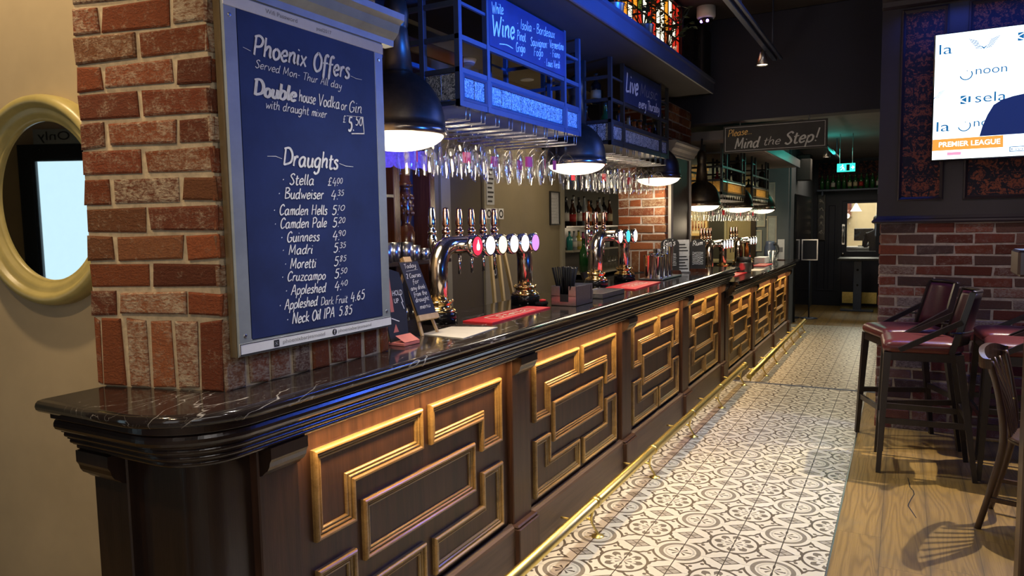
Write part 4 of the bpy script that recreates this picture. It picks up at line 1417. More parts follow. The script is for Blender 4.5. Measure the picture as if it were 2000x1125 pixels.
def plant(label, y, x, z, s, pots):
    t = thing('potted_plant', label, 'plant', (x, y, z), 'plants on the canopy shelf')
    mb = MB().lathe([(0.0, 0), (.055 * s, 0), (.066 * s, .13 * s), (.070 * s, .135 * s), (.062 * s, .135 * s), (.058 * s, .11 * s), (0, .11 * s)], (x, y, z), 20)
    P('pot', mb, MT['pot_metal'] if pots else MT['glass'], t)
    st, lf = MB(), MB()
    for i in range(26):
        a, e = random.uniform(0, 2 * PI), random.uniform(0.1, 1.3)
        L = random.uniform(.10, .24) * s
        d = Vector((math.cos(a) * math.cos(e), math.sin(a) * math.cos(e), math.sin(e)))
        p0 = Vector((x, y, z + .11 * s))
        p1 = p0 + d * L * .6 + Vector((0, 0, .05 * s))
        p2 = p1 + d * L * .5 + Vector((0, 0, -.03 * s if e < .6 else .02))
        st.tube([p0, p1, p2], .002, 5)
        for q in (p1, p2, (p1 + p2) / 2):
            for w in range(2):
                b = random.uniform(0, 2 * PI)
                dd = Vector((math.cos(b), math.sin(b), random.uniform(-.4, .5))).normalized()
                sd = dd.cross(Vector((0, 0, 1))).normalized()
                l = random.uniform(.035, .06) * s
                lf.add([q, q + dd * l * .5 + sd * l * .28 + Vector((0, 0, .006)), q + dd * l, q + dd * l * .5 - sd * l * .28], [(0, 1, 2, 3)])
    P('stem', st, MT['green_leaf'], t)
    P('foliage', lf, MT['green_leaf'], t)


random.seed(21)
plant('bushy plant in a zinc pot on the canopy shelf, nearest the camera', 4.02, -1.505, 2.66, .95, True)
plant('bushy green plant in a zinc pot in front of the stained glass', 4.56, -1.505, 2.66, 1.0, True)
plant('leafy plant in a glass jar near the far end of the canopy shelf', 5.12, -1.505, 2.66, .95, False)
# ================================================================== PENDANT LAMPS
def make_lamp(x, y, z, R, label, power, zt):
    t = thing('pendant_lamp', label, 'pendant lamp', (x, y, z), 'pendant lamps over the bar')
    k = R / .185
    H = .225 * k
    dome = [(R, -.012), (R + .003, -.012), (R + .004, .018), (R - .001, .022)]
    for i in range(1, 15):
        a = i / 14 * 70
        dome.append((R * math.cos(math.radians(a)), .022 + H * math.sin(math.radians(a))))
    zc = dome[-1][1]
    dome += [(.060 * k, zc + .008)]
    P('shade', MB().lathe(dome, (x, y, z), 40, caps=False), MT['bronze'], t)
    neck = [(.061 * k, zc + .004), (.045 * k, zc + .17), (.043 * k, zc + .18), (.046 * k, zc + .185), (.050 * k, zc + .23), (.042 * k, zc + .28), (.020 * k, zc + .30), (0, zc + .302)]
    P('neck', MB().lathe(neck, (x, y, z), 28), MT['bronze'], t)
    P('rim_band', MB().lathe([(R + .002, -.014), (R + .006, -.012), (R + .006, .016), (R + .002, .018)], (x, y, z), 40), MT['lamp_rim'], t)
    bowl = [(R - .004, 0.0)]
    for i in range(1, 9):
        a = i / 8 * 90
        bowl.append(((R - .006) * math.cos(math.radians(a)), -.004 - R * .36 * math.sin(math.radians(a))))
    P('diffuser', MB().lathe(bowl, (x, y, z), 36, caps=False), MT['lamp_glow'], t)
    P('stem', MB().cyl((x, y, z + zc + .29), (x, y, zt), .009, n=10), MT['black'], t)
    d = bpy.data.lights.new('lamp_bulb', 'POINT')
    d.energy, d.color, d.shadow_soft_size = power, (1.0, 0.80, 0.54), .09
    o = bpy.data.objects.new('lamp_bulb', d)
    COL.objects.link(o)
    o.location = (x, y, z - .20)
    return t


make_lamp(-1.80, 2.355, 1.905, .188, 'dark bronze dome pendant lamp beside the drinks chalkboard, nearest', 11, 2.60)
make_lamp(-1.79, 4.12, 1.905, .183, 'dark bronze dome pendant lamp between the two near glass racks', 11, 2.60)
make_lamp(-1.79, 5.80, 1.905, .183, 'dark bronze dome pendant lamp in front of the far brick pillar', 9, 2.60)
make_lamp(-1.76, 7.14, 1.705, .178, 'dark bronze dome pendant lamp just beyond the far pillar, over the far bar', 9, 2.35)
make_lamp(-1.76, 8.88, 1.710, .178, 'dark bronze dome pendant lamp between the two far glass racks', 9, 2.35)
make_lamp(-1.76, 10.56, 1.710, .178, 'dark bronze dome pendant lamp at the far end of the far bar', 8, 2.35)

# ================================================================== GLASS RACKS
def rack(label, y0, y1, zb, zt, board, nrail, dmat, letters=None, gold=False):
    """open shelf frame hung over the bar, glass tiles along the bottom, wire rails beneath"""
    t = thing('glass_rack', label, 'glass rack', (-1.9, (y0 + y1) / 2, zb))
    fx, bx = -1.65, -2.12
    L = y1 - y0
    s = L / 1.27
    yp = [y0 + .012, y0 + .24 * s, y0 + 1.06 * s, y1 - .012]
    za, zc2 = zb + .150, zb + .285
    fr = MB()
    w = .012
    for X in (fx, bx):
        for y in yp:
            fr.box(X - w, y - w, zb, X + w, y + w, zt)
        for z, h in ((zb + .014, .014), (za, .010), (zc2, .010)):
            fr.box(X - w * .8, y0, z - h, X + w * .8, y1, z + h)
        for a, b in ((yp[0], yp[1]), (yp[2], yp[3])):
            fr.box(X - .006, a, zc2 + .135, X + .006, b, zc2 + .147)
    for y in (yp[0], yp[-1]):
        for z in (zb + .014, za, zc2, zc2 + .14):
            fr.box(bx, y - .009, z - .010, fx, y + .009, z + .010)
        fr.box(-1.83 - w, y - w, zb, -1.83 + w, y + w, zt)
    fr.box(bx, y0, zb + .008, fx, y1, zb + .014)
    P('frame', fr, dmat, t)
    # moulded bottom band with rippled glass tiles
    tm = MT['gold_tile'] if gold else MT['ripple']
    for i, n in ((0, 2), (1, 8), (2, 2)):
        a, b = yp[i] + w, yp[i + 1] - w
        band = MB().sweep([(a, zb + .024), (b, zb + .024), (b, za - .010), (a, za - .010)], [(0, .004), (0, .012), (.010, .014), (.016, .006), (.016, 0)], lambda u, v, h: (fx + h, u, v))
        P('band_moulding', band, MT['gilt'] if gold else dmat, t)
        aa, bb = a + .016, b - .016
        for k in range(n):
            c0, c1 = aa + (bb - aa) * k / n, aa + (bb - aa) * (k + 1) / n
            P('glass_tile', MB().bbox(fx - .004, c0 + .003, zb + .042, fx + .005, c1 - .003, za - .028, .0015), tm, t)
    for y in (yp[0], yp[-1]):
        for a, b in ((bx + w, -1.83 - w), (-1.83 + w, fx - w)):
            k = 2
            for q in range(k):
                P('glass_tile', MB().box(a + (b - a) * q / k + .004, y - .004, zb + .03, a + (b - a) * (q + 1) / k - .004, y + .004, za - .014), tm, t)
    if board:
        bd = P('board', MB().bbox(fx + .001, yp[1] + .006, zc2 + .012, fx + .014, yp[2] - .006, zt - .012, .002), board, t)
        if letters:
            letters(t)
    # wire rails
    for i in range(nrail):
        y = y0 + .07 + (L - .14) * i / (nrail - 1)
        m = MB()
        for dy in (-.016, .016):
            m.tube([(fx + .004, y + dy, zb + .004), (fx + .004, y + dy, zb - .050), (bx + .02, y + dy, zb - .050), (bx + .02, y + dy, zb + .004)], .0032, 6)
        P('wire_rail', m, MT['steel'], t)
    return t


fw_ = lambda u, v: (-1.6345, u, v)


def words(t, seed, rows, mat='chalk'):
    random.seed(seed)
    for s, a, b, c, d, h, w in rows:
        mb = MB()
        write(mb, s, fw_, (a, b), (c, d), h, w)
        P('chalk_word', mb, MT[mat], t)


def wine(t):
    words(t, 4, (('White', 2.848, 2.472, 2.945, 2.492, .050, .11), ('Wine', 2.855, 2.376, 3.048, 2.402, .090, .16), ('• Isolia - Bordeaux', 3.080, 2.462, 3.495, 2.502, .046, .11),
                  ('• Pinot', 3.050, 2.402, 3.165, 2.415, .046, .11), ('Sauvignon', 3.215, 2.408, 3.395, 2.432, .042, .11), ('• Vermentino', 3.41, 2.440, 3.605, 2.464, .042, .11),
                  ('Grigio', 3.065, 2.348, 3.155, 2.362, .044, .11), ('Fogo', 3.25, 2.366, 3.35, 2.382, .040, .11), ('• Fiano', 3.44, 2.398, 3.555, 2.413, .038, .11), ('• Louis Verdi', 3.37, 2.340, 3.555, 2.358, .038, .11)))
    P('chalk_flourish', MB().ribbon(catmull([(2.90, 2.350), (2.97, 2.360), (3.03, 2.356)], 5), .006, fw_), MT['chalk'], t)


def live(t):
    words(t, 6, (('Live', 4.60, 2.398, 4.84, 2.412, .125, .20), ('every Thursday', 4.86, 2.330, 5.335, 2.352, .066, .15)))
    words(t, 8, (('Music', 4.89, 2.418, 5.28, 2.440, .085, .13),), 'grey_ink')


rack('blue-lit glass rack with a White Wine chalkboard, nearest of the racks over the bar', 2.565, 3.845, 2.03, 2.575, MT['chalkboard'], 10, MT['rack_metal'], wine)
r2 = rack('dark glass rack with a Live Music chalkboard, between two pendant lamps', 4.33, 5.59, 2.03, 2.575, MT['chalkboard'], 10, MT['dark_metal'], live)
rack('far glass rack with a gilded band, first beyond the step', 7.50, 8.72, 1.815, 2.33, None, 10, MT['dark_metal'], gold=True)
rack('far glass rack with a gilded band, furthest along the far bar', 9.16, 10.38, 1.815, 2.33, None, 10, MT['dark_metal'], gold=True)

# ================================================================== HANGING GLASSES
def glass_mesh(kind):
    # foot up, bowl hanging down (z = 0 at the foot)
    if kind == 0:
        prof = [(.0, .001), (.036, 0), (.037, -.002), (.012, -.006), (.005, -.014), (.0045, -.066), (.008, -.074), (.024, -.084), (.037, -.100), (.045, -.122), (.048, -.145), (.046, -.175), (.041, -.205), (.037, -.226)]
    else:
        prof = [(.0, .001), (.034, 0), (.035, -.002), (.012, -.006), (.006, -.012), (.0055, -.050), (.010, -.058), (.026, -.068), (.040, -.088), (.047, -.115), (.0485, -.140), (.0465, -.175), (.042, -.210), (.040, -.222)]
    return MB().lathe(prof, (0, 0, 0), 20, caps=False).mesh('wine_glass' if kind == 0 else 'stem_glass', MT['glass'])


GM = [glass_mesh(0), glass_mesh(1)]
lm_ = MB()
for i in range(5):
    a0, a1 = -.42 + i * .168, -.42 + (i + 1) * .168
    R_ = .0490
    lm_.add([(R_ * math.cos(a0), R_ * math.sin(a0), -.165), (R_ * math.cos(a1), R_ * math.sin(a1), -.165), (R_ * math.cos(a1), R_ * math.sin(a1), -.115), (R_ * math.cos(a0), R_ * math.sin(a0), -.115)], [(0, 1, 2, 3)])
LOGO = lm_.mesh('red_logo', MT['red_print'])
ROWN = ['front', 'second', 'third', 'fourth']


def hang(y0, y1, zb, nrail, nrow, place, group, skip=()):
    L = y1 - y0
    for i in range(nrail):
        ya = y0 + .07 + (L - .14) * i / (nrail - 1)
        for r in range(nrow):
            if (i, r) in skip:
                continue
            kind = 0 if (i * 3 + r) % 4 == 0 else 1
            o = bpy.data.objects.new('wine_glass', GM[kind])
            COL.objects.link(o)
            o.location = (-1.702 - r * .135 + random.uniform(-.005, .005), ya + random.uniform(-.003, .003), zb - .0445)
            o.rotation_euler = (random.uniform(-.008, .008), random.uniform(-.008, .008), random.uniform(-.7, .7))
            tag(o, 'stemmed glass hanging %s along in the %s row of %s' % (ORD[i], ROWN[r], place), 'glass', group)
            if kind == 1 and random.random() < (.34 if zb > 2 and y0 < 4 else .12):
                p = bpy.data.objects.new('logo', LOGO)
                COL.objects.link(p)
                p.parent = o
                p['label'] = 'red printed logo'


random.seed(31)
hang(2.565, 3.845, 2.03, 10, 3, 'the nearest rack', 'glasses under the nearest rack')
hang(4.33, 5.59, 2.03, 10, 3, 'the Live Music rack', 'glasses under the Live Music rack')
hang(7.50, 8.72, 1.815, 10, 3, 'the first gilded rack', 'glasses under the first far rack')
hang(9.16, 10.38, 1.815, 10, 3, 'the furthest gilded rack', 'glasses under the furthest rack')

# ================================================================== BOTTLES
def bottle_parts(h, r, kind):
    if kind == 0:   # spirits, square shoulder
        p = [(0, 0), (r, 0), (r, h * .60), (r * .9, h * .66), (r * .36, h * .74), (r * .33, h * .93), (r * .38, h * .935), (r * .38, h * .95)]
    elif kind == 1:  # tall wine shape
        p = [(0, 0), (r, 0), (r, h * .52), (r * .85, h * .62), (r * .42, h * .74), (r * .36, h * .94), (r * .40, h * .95)]
    else:           # round decanter
        p = [(0, 0), (r * .8, 0), (r * 1.25, h * .22), (r * 1.15, h * .45), (r * .5, h * .6), (r * .35, h * .66), (r * .34, h * .92), (r * .4, h * .93)]
    return p


GLASSC = {'green': (0.02, 0.10, 0.03), 'dark': (0.012, 0.012, 0.014), 'amber': (0.28, 0.075, 0.015), 'clear': (0.30, 0.34, 0.36), 'brown': (0.06, 0.022, 0.010), 'blue': (0.03, 0.08, 0.30), 'red': (0.30, 0.02, 0.03), 'teal': (0.03, 0.22, 0.20), 'yellow': (0.60, 0.50, 0.08), 'pink': (0.55, 0.10, 0.28)}
BM = {k: simple('bottle_' + k, c, .08, 0, .1, spec=.7) for k, c in GLASSC.items()}
LABM = {k: simple('label_' + k, c, .6, 0, .05) for k, c in (('white', (.62, .60, .55)), ('cream', (.55, .48, .30)), ('black', (.02, .02, .02)), ('red', (.45, .03, .03)), ('green', (.05, .25, .10)))}


def bottle(x, y, z, h, r, kind, glass, lab, label, group, cap='black'):
    t = thing('bottle', label, 'bottle', (x, y, z), group)
    P('bottle_body', MB().lathe(bottle_parts(h, r, kind), (x, y, z), 18), BM[glass], t)
    if lab:
        rr = r * (1.27 if kind == 2 else 1.012)
        z0, z1 = (.14, .30) if kind == 2 else (.16, .44)
        P('bottle_label', MB().lathe([(rr * .99, h * z0), (rr, h * z0), (rr, h * z1), (rr * .99, h * z1)], (x, y, z), 18, caps=False), LABM[lab], t)
    P('bottle_cap', MB().lathe([(0, h * .94), (r * .40, h * .94), (r * .40, h), (0, h)], (x, y, z), 12), LABM[cap if cap in LABM else 'black'], t)


random.seed(41)
z = 2.046
for i, (y, h, r, k, g, l, d) in enumerate((
        (4.42, .27, .036, 1, 'green', None, 'tall green glass bottle at the near end of the Live Music rack'),
        (4.50, .22, .036, 0, 'green', 'green', 'dark green bottle with green label beside the tall green one in the rack'),
        (4.66, .23, .034, 0, 'blue', 'white', 'blue bottle with white label in the Live Music rack'),
        (4.76, .21, .034, 0, 'blue', None, 'small blue glass bottle in the Live Music rack'),
        (4.87, .24, .034, 1, 'clear', 'white', 'clear bottle with white label in the Live Music rack'),
        (4.99, .23, .042, 2, 'amber', 'white', 'round amber decanter bottle in the Live Music rack'),
        (5.12, .24, .040, 0, 'amber', 'white', 'squat amber whisky bottle with a large white label in the rack'),
        (5.24, .23, .034, 0, 'brown', 'red', 'brown bottle with red label in the Live Music rack'),
        (5.34, .22, .032, 0, 'red', 'red', 'red bottle with red label near the far end of the Live Music rack'),
        (5.47, .27, .034, 1, 'dark', None, 'black wine bottle at the far end of the Live Music rack'))):
    bottle(-1.715, y, z, h * .98, r, k, g, l, d, 'bottles in the Live Music rack')
bottle(-1.95, 4.43, z, .34, .046, 1, 'green', None, 'large green wine bottle at the rear of the Live Music rack', 'bottles in the Live Music rack')
bottle(-1.84, 4.40, z, .25, .034, 0, 'brown', 'red', 'brown bottle behind the tall green one in the rack', 'bottles in the Live Music rack')
bottle(-1.83, 4.55, 2.33, .20, .034, 0, 'dark', 'cream', 'dark bottle on the upper shelf of the Live Music rack', 'bottles in the Live Music rack')
for i, (y, g) in enumerate(((7.68, 'red'), (7.95, 'dark'), (8.12, 'clear'), (8.35, 'clear'), (9.4, 'green'), (9.7, 'clear'), (9.95, 'clear'))):
    bottle(-1.73, y, 1.831, .24, .034, i % 2, g, 'white', '%s bottle standing %s along in the far glass racks' % ({'red': 'red', 'dark': 'black', 'clear': 'clear', 'green': 'green'}[g], ORD[i]), 'bottles in the far racks')
bottle(-1.73, 3.76, 2.33, .20, .03, 0, 'clear', 'white', 'clear bottle on the right shelf of the White Wine rack', None)
# ================================================================== BEER FONTS
def beer_font(label, y0, y1, x, zb, H, ntap, colors, r=.042, handle=None):
    """two curved chrome columns joined by a bar that carries the taps"""
    t = thing('beer_font', label, 'beer tap font', (x, (y0 + y1) / 2, zb))
    R = .105
    zt = zb + H
    path = [(x, y0, zb + .05)] + [(x, y0 + R - R * math.cos(math.radians(a)), zt - R + R * math.sin(math.radians(a))) for a in range(0, 91, 9)]
    path += [(x, y1 - R + R * math.sin(math.radians(a)), zt - R + R * math.cos(math.radians(a))) for a in range(0, 91, 9)] + [(x, y1, zb + .05)]
    P('column', MB().tube(path, r, 24), MT['warm_chrome'], t)
    for y in (y0, y1):
        P('base', MB().lathe([(0, 0), (.080, 0), (.080, .045), (.076, .050), (0, .050)], (x, y, zb), 28), MT['black_gloss'], t)
        fl = MB().lathe([(r, .048), (.074, .050), (.076, .058), (.066, .066), (.056, .072), (.052, .084), (.060, .088), (.060, .098), (.050, .102), (r, .104)], (x, y, zb), 28)
        for k in range(8):
            a = k * PI / 4
            fl.lathe([(0, -.007), (.005, -.005), (.007, 0), (.005, .005), (0, .007)], (x + .061 * math.cos(a), y + .061 * math.sin(a), zb + .098), 8)
        P('flange', fl, MT['gold'], t)
    for i in range(ntap):
        y = y0 + R + .02 + (y1 - y0 - 2 * R - .04) * (i / (ntap - 1) if ntap > 1 else .5)
        tp = MB()
        tp.tube([(x + .105, y, zt - .004), (x + .03, y, zt), (x - .03, y, zt), (x - .110, y, zt)], [.022, .017, .014, .013], 14)
        tp.lathe([(.010, -.055), (.013, -.02), (.020, 0), (.023, .025), (.017, .045), (.012, .052)], (x - .115, y, zt), 14)
        tp.cyl((x - .115, y, zt - .05), (x - .118, y, zt - .15), .008, .0065, 10)
        tap = P('tap', tp, MT['chrome'], t)
        hm = MB().lathe([(0, .05), (.020, .05), (.021, .066), (.016, .070), (.014, .075), (.012, .082), (.0165, .088), (.018, .095), (.0155, .15), (.0125, .165), (.013, .172), (.0, .176)], (x - .115, y, zt), 16)
        P('tap_handle', hm, (MT['chrome'] if (handle and i == 0) else MT['copper']), tap)
        P('lens_rim', MB().lathe([(0, .090), (.020, .092), (.048, .100), (.050, .106), (.050, .128), (.047, .131)], (x, y, zt - .005), 28, 'x'), MT['chrome'], tap)
        P('lens', MB().lathe([(.0, .134), (.030, .1335), (.0465, .130), (.047, .127), (0, .126)], (x, y, zt - .005), 28, 'x'), colors[i % len(colors)], tap)
    return t


L_white = emit('lens_white', (1.0, 0.97, 0.92), 2.6)
L_red = emit('lens_red', (1.0, 0.03, 0.07), 1.2)
L_yellow = emit('lens_yellow', (1.0, 0.90, 0.45), 2.0)
L_violet = emit('lens_violet', (0.75, 0.32, 0.95), 1.15)
L_teal = emit('lens_teal', (0.10, 0.80, 0.85), 1.1)
L_pink = emit('lens_pink', (1.0, 0.75, 0.85), 2.0)
f1 = beer_font('chrome beer font with six illuminated badges and six handles, nearest on the bar', 2.605, 3.43, -1.80, ZT, .342, 6, [L_red, L_white, L_yellow, L_white, L_white, L_violet], handle=True)
# flame emblem on the red badge
mb = MB()
tapy = 2.605 + .125
mb.add([(-1.80 + .1348, tapy + a, 1.437 + b) for a, b in catmull([(0, .030), (-.007, .012), (-.013, .004), (-.014, -.010), (-.008, -.018), (.008, -.018), (.014, -.010), (.013, .004), (.007, .012), (0, .030)], 3)], [tuple(range(28))])
P('lens_emblem', mb, L_white, f1, 'white flame emblem on the red badge')
beer_font('chrome beer font with three lit badges behind the second red bar runner', 4.52, 5.08, -1.825, ZT, .345, 3, [L_pink, L_teal, L_white])
beer_font('chrome beer font with lit white badges, first on the far bar', 7.55, 8.20, -1.78, .955, .345, 4, [L_white, L_white, L_pink, L_white])
beer_font('chrome beer font with lit white badges, furthest on the far bar', 9.05, 9.65, -1.78, .955, .345, 3, [L_white, L_white, L_white])

# ------------------------------------------------------------------ bar runners
def runner(label, pts, z, text):
    t = thing('bar_runner', label, 'bar runner', (sum(p[0] for p in pts) / 4, sum(p[1] for p in pts) / 4, z), None)
    P('mat', MB().prism(pts, XYZ, z + .0005, z + .007), MT['red_mat'], t)
    c = Vector((sum(p[0] for p in pts) / 4, sum(p[1] for p in pts) / 4))
    u = (Vector(pts[2]) - Vector(pts[1])).normalized()
    w = (Vector(pts[1]) - Vector(pts[0])).normalized()
    f = lambda a, b: (c.x + u.x * a + w.x * b, c.y + u.y * a + w.y * b, z + .0078)
    mb = MB()
    L = (Vector(pts[2]) - Vector(pts[1])).length
    k = L * .30
    mb.sweep([(-k, -.045), (k, -.045), (k * 1.08, 0), (k, .045), (-k, .045), (-k * 1.08, 0)], [(0, 0), (0, .0008), (.006, .0008), (.006, 0)], lambda a, b, h: f(a, b)[:2] + (z + .0072 + h,))
    # lettering reads from the customer side
    random.seed(len(label))
    write(mb, text, lambda a, b: f(a, -b), (-k * .8, -.022), (k * .8, -.022), .046, .20, .25)
    P('mat_print', mb, MT['cream_print'], t)


runner('red rubber bar runner in front of the nearest beer font, with cream print', [(-1.712, 2.66), (-1.555, 2.65), (-1.580, 3.285), (-1.712, 3.285)], ZT, 'Stella')
runner('red rubber bar runner with a cream print beside the steel drip tray', [(-1.732, 4.45), (-1.505, 4.39), (-1.530, 5.02), (-1.732, 5.09)], ZT, 'Stella')
runner('small red bar runner at the near end of the far bar', [(-1.70, 7.75), (-1.54, 7.75), (-1.54, 8.35), (-1.70, 8.35)], .955, 'Stella')
runner('small red bar runner below the white box on the far bar', [(-1.72, 9.65), (-1.55, 9.65), (-1.55, 10.2), (-1.72, 10.2)], .955, 'Stella')

# ------------------------------------------------------------------ paper mat
tag(P('paper_mat', MB().prism([(-1.668, 2.285), (-1.452, 2.257), (-1.481, 2.569), (-1.673, 2.509)], XYZ, ZT + .0005, ZT + .003), MT['paper']),
    'plain cream paper mat lying on the bar in front of the nearest beer font', 'paper mat')

# ------------------------------------------------------------------ dark promo stand
t = thing('promo_stand', 'dark printed promotional stand with a coral foot, on the bar beside the brick pillar', 'sign', (-1.60, 2.06, ZT))
ang = math.radians(-8)
mt = Matrix.Translation((-1.605, 2.070, ZT)) @ Matrix.Rotation(math.radians(88), 4, 'Z') @ Matrix.Rotation(math.radians(-8), 4, 'X')
fp = lambda u, v, d: (mt @ Vector((u, d, v)))[:]
poly = [(-.05, .012), (.05, .012), (.058, .10), (.058, .22), (.045, .262), (.0, .275), (-.045, .262), (-.058, .22), (-.058, .10)]
P('card', MB().prism(poly, fp, 0, .005), MT['chalkboard_black'], t)
mb = MB()
mb.add([fp(u, v, -.0008) for u, v in ((-.030, .12), (-.012, .12), (-.012, .262), (-.030, .262))], [(0, 1, 2, 3)])
mb.add([fp(u, v, -.0008) for u, v in ((-.030, .045), (0, .045), (-.012, .075))], [(0, 1, 2)])
P('coral_print', mb, MT['coral'], t)
mb = MB()
print_text(mb, 'HOLD', lambda u, v: fp(u, v, -.001), (-.008, .178), .056, .020, .01)
P('lettering', mb, MT['white'], t)
mb = MB()
print_text(mb, 'UP', lambda u, v: fp(u, v, -.001), (-.004, .150), .026, .018, .01)
mb.ribbon([(-.05, .105), (.01, .082)], .005, lambda u, v: fp(u, v, -.001), 0)
mb.ribbon([(.035, .18), (.045, .15), (.037, .152), (.047, .125)], .005, lambda u, v: fp(u, v, -.001), 0)
P('lettering', mb, MT['white'], t)
mb = MB().bbox(-.045, -.055, 0, .045, .02, .012, .002)
mb.add([(-.042, -.055, .014), (.042, -.055, .014), (.042, -.012, .036), (-.042, -.012, .036)], [(0, 1, 2, 3)])
mb.xf(Matrix.Translation((-1.605, 2.070, ZT)) @ Matrix.Rotation(math.radians(88), 4, 'Z'))
P('foot', mb, MT['coral'], t)
tag(P('blue_card', MB().bbox(-1.66, 1.945, ZT + .001, -1.575, 1.958, ZT + .06, .001), MT['blue_tape']), 'small blue card standing against the brick pillar beside the promotional stand', 'card')

# ------------------------------------------------------------------ little easel chalkboard
t = thing('easel_board', 'narrow black chalkboard on a pale pine easel, before the first beer font', 'easel', (-1.62, 2.24, ZT))
fd = Matrix.Translation((-1.625, 2.305, ZT)) @ Matrix.Rotation(math.radians(86), 4, 'Z') @ Matrix.Rotation(math.radians(-24), 4, 'X')
fe = lambda u, v, d=0.0: (fd @ Vector((u, d, v)))[:]
mb = MB()
for s in (-1, 1):
    mb.beam(fe(s * .048, 0.005, .013), fe(s * .018, .325, .006), .011, .009)
rear = (Matrix.Translation((-1.625, 2.305, ZT)) @ Matrix.Rotation(math.radians(86), 4, 'Z'))
mb.beam(fe(0, .30, .01), (rear @ Vector((0, .24, .004)))[:], .011, .009)
P('easel_leg', mb, MT['pine'], t)
P('ledge', MB().prism([(-.060, .062), (.060, .062), (.060, .084), (-.060, .084)], lambda u, v, d: fe(u, v, d), -.014, .002), MT['pine'], t)
P('top_clip', MB().prism([(-.022, .306), (.022, .306), (.022, .332), (-.022, .332)], lambda u, v, d: fe(u, v, d), -.010, .010), MT['pine'], t)
P('chalkboard', MB().prism([(-.056, .084), (.056, .084), (.056, .310), (-.056, .310)], lambda u, v, d: fe(u, v, d), -.010, -.004), MT['chalkboard_black'], t)
mb = MB()
random.seed(12)
fz = lambda u, v: fe(u, v, -.011)
for s, v, a in (('Today', .282, .034), ('2 Courses', .240, .044), ('for', .214, .020), ('any drink', .188, .044), ('from the', .162, .040), ('draught', .138, .042), ('menu', .108, .032)):
    write(mb, s, fz, (-a, v), (a, v + .003), .019, .14)
mb.ribbon([(-.035, .270), (.038, .274)], .002, fz)
P('chalk_lettering', mb, MT['chalk'], t)

# ------------------------------------------------------------------ napkin caddy and straws
t = thing('bar_caddy', 'square brushed steel bar caddy for napkins and straws', 'caddy', (-1.555, 3.51, ZT))
cx0, cx1, cy0, cy1 = -1.630, -1.485, 3.400, 3.625
mb = MB()
w = .003
mb.bbox(cx0, cy0, ZT, cx1, cy1, ZT + .004, .001)
mb.bbox(cx1 - w, cy0, ZT, cx1, cy1, ZT + .105, .001).bbox(cx0, cy0, ZT, cx0 + w, cy1, ZT + .105, .001)
mb.bbox(cx0, cy0, ZT, cx1, cy0 + w, ZT + .055, .001)
mb.bbox(cx0, cy0, ZT + .05, cx0 + .052, cy0 + w, ZT + .105, .001).bbox(cx1 - .045, cy0, ZT + .05, cx1, cy0 + w, ZT + .105, .001)
mb.bbox(cx0, cy1 - w, ZT, cx1, cy1, ZT + .105, .001).bbox(cx0, cy0 + .075, ZT, cx1, cy0 + .078, ZT + .105, .001)
P('caddy_body', mb, MT['steel'], t)
P('slot', MB().box(cx0 + .052, cy0 - .0008, ZT + .022, cx1 - .045, cy0 + .0006, ZT + .062).box(cx1 - .0006, cy1 - .030, ZT + .02, cx1 + .0008, cy1 - .024, ZT + .095), MT['black'], t)
random.seed(17)
sm = MB().tube([(0, 0, 0), (0, 0, .20)], .0042, 7).mesh('drinking_straw', MT['straw'])
for i in range(30):
    o = bpy.data.objects.new('drinking_straw', sm)
    COL.objects.link(o)
    o.location = (-1.560 + random.uniform(-.030, .030), 3.437 + random.uniform(-.022, .022), ZT + .006)
    o.rotation_euler = (-(o.location.y - 3.437) * 7 + random.uniform(-.03, .03), (o.location.x + 1.56) * 7 + random.uniform(-.03, .03), 0)
    tag(o, 'black plastic drinking straw in the bunch in the steel bar caddy', 'straw', 'straws in the bar caddy')
t = thing('small_dish', 'small black dish with a red cap on the bar, behind the steel caddy', 'dish', (-1.66, 3.36, ZT))
P('body', MB().bbox(-1.70, 3.34, ZT + .0005, -1.655, 3.42, ZT + .022, .006), MT['black_gloss'], t)
P('red_top', MB().lathe([(0, .022), (.016, .022), (.018, .030), (0, .034)], (-1.68, 3.40, ZT), 14), MT['red_print'], t)

# ------------------------------------------------------------------ drip tray
t = thing('drip_tray', 'stainless steel drip tray on the bar between the caddy and the red runner', 'drip tray', (-1.58, 3.97, ZT))
mb = MB().bbox(-1.68, 3.80, ZT + .0005, -1.495, 4.16, ZT + .005, .001)
mb.sweep([(-1.68, 3.80), (-1.495, 3.80), (-1.495, 4.16), (-1.68, 4.16)], [(0, .001), (0, .030), (.012, .030), (.014, .004)], lambda u, v, h: (u, v, ZT + h))
P('tray', mb, MT['steel'], t)
mb = MB()
for i in range(16):
    y = 3.83 + i * .020
    mb.box(-1.666, y, ZT + .020, -1.51, y + .008, ZT + .024)
P('grille', mb, MT['steel'], t)

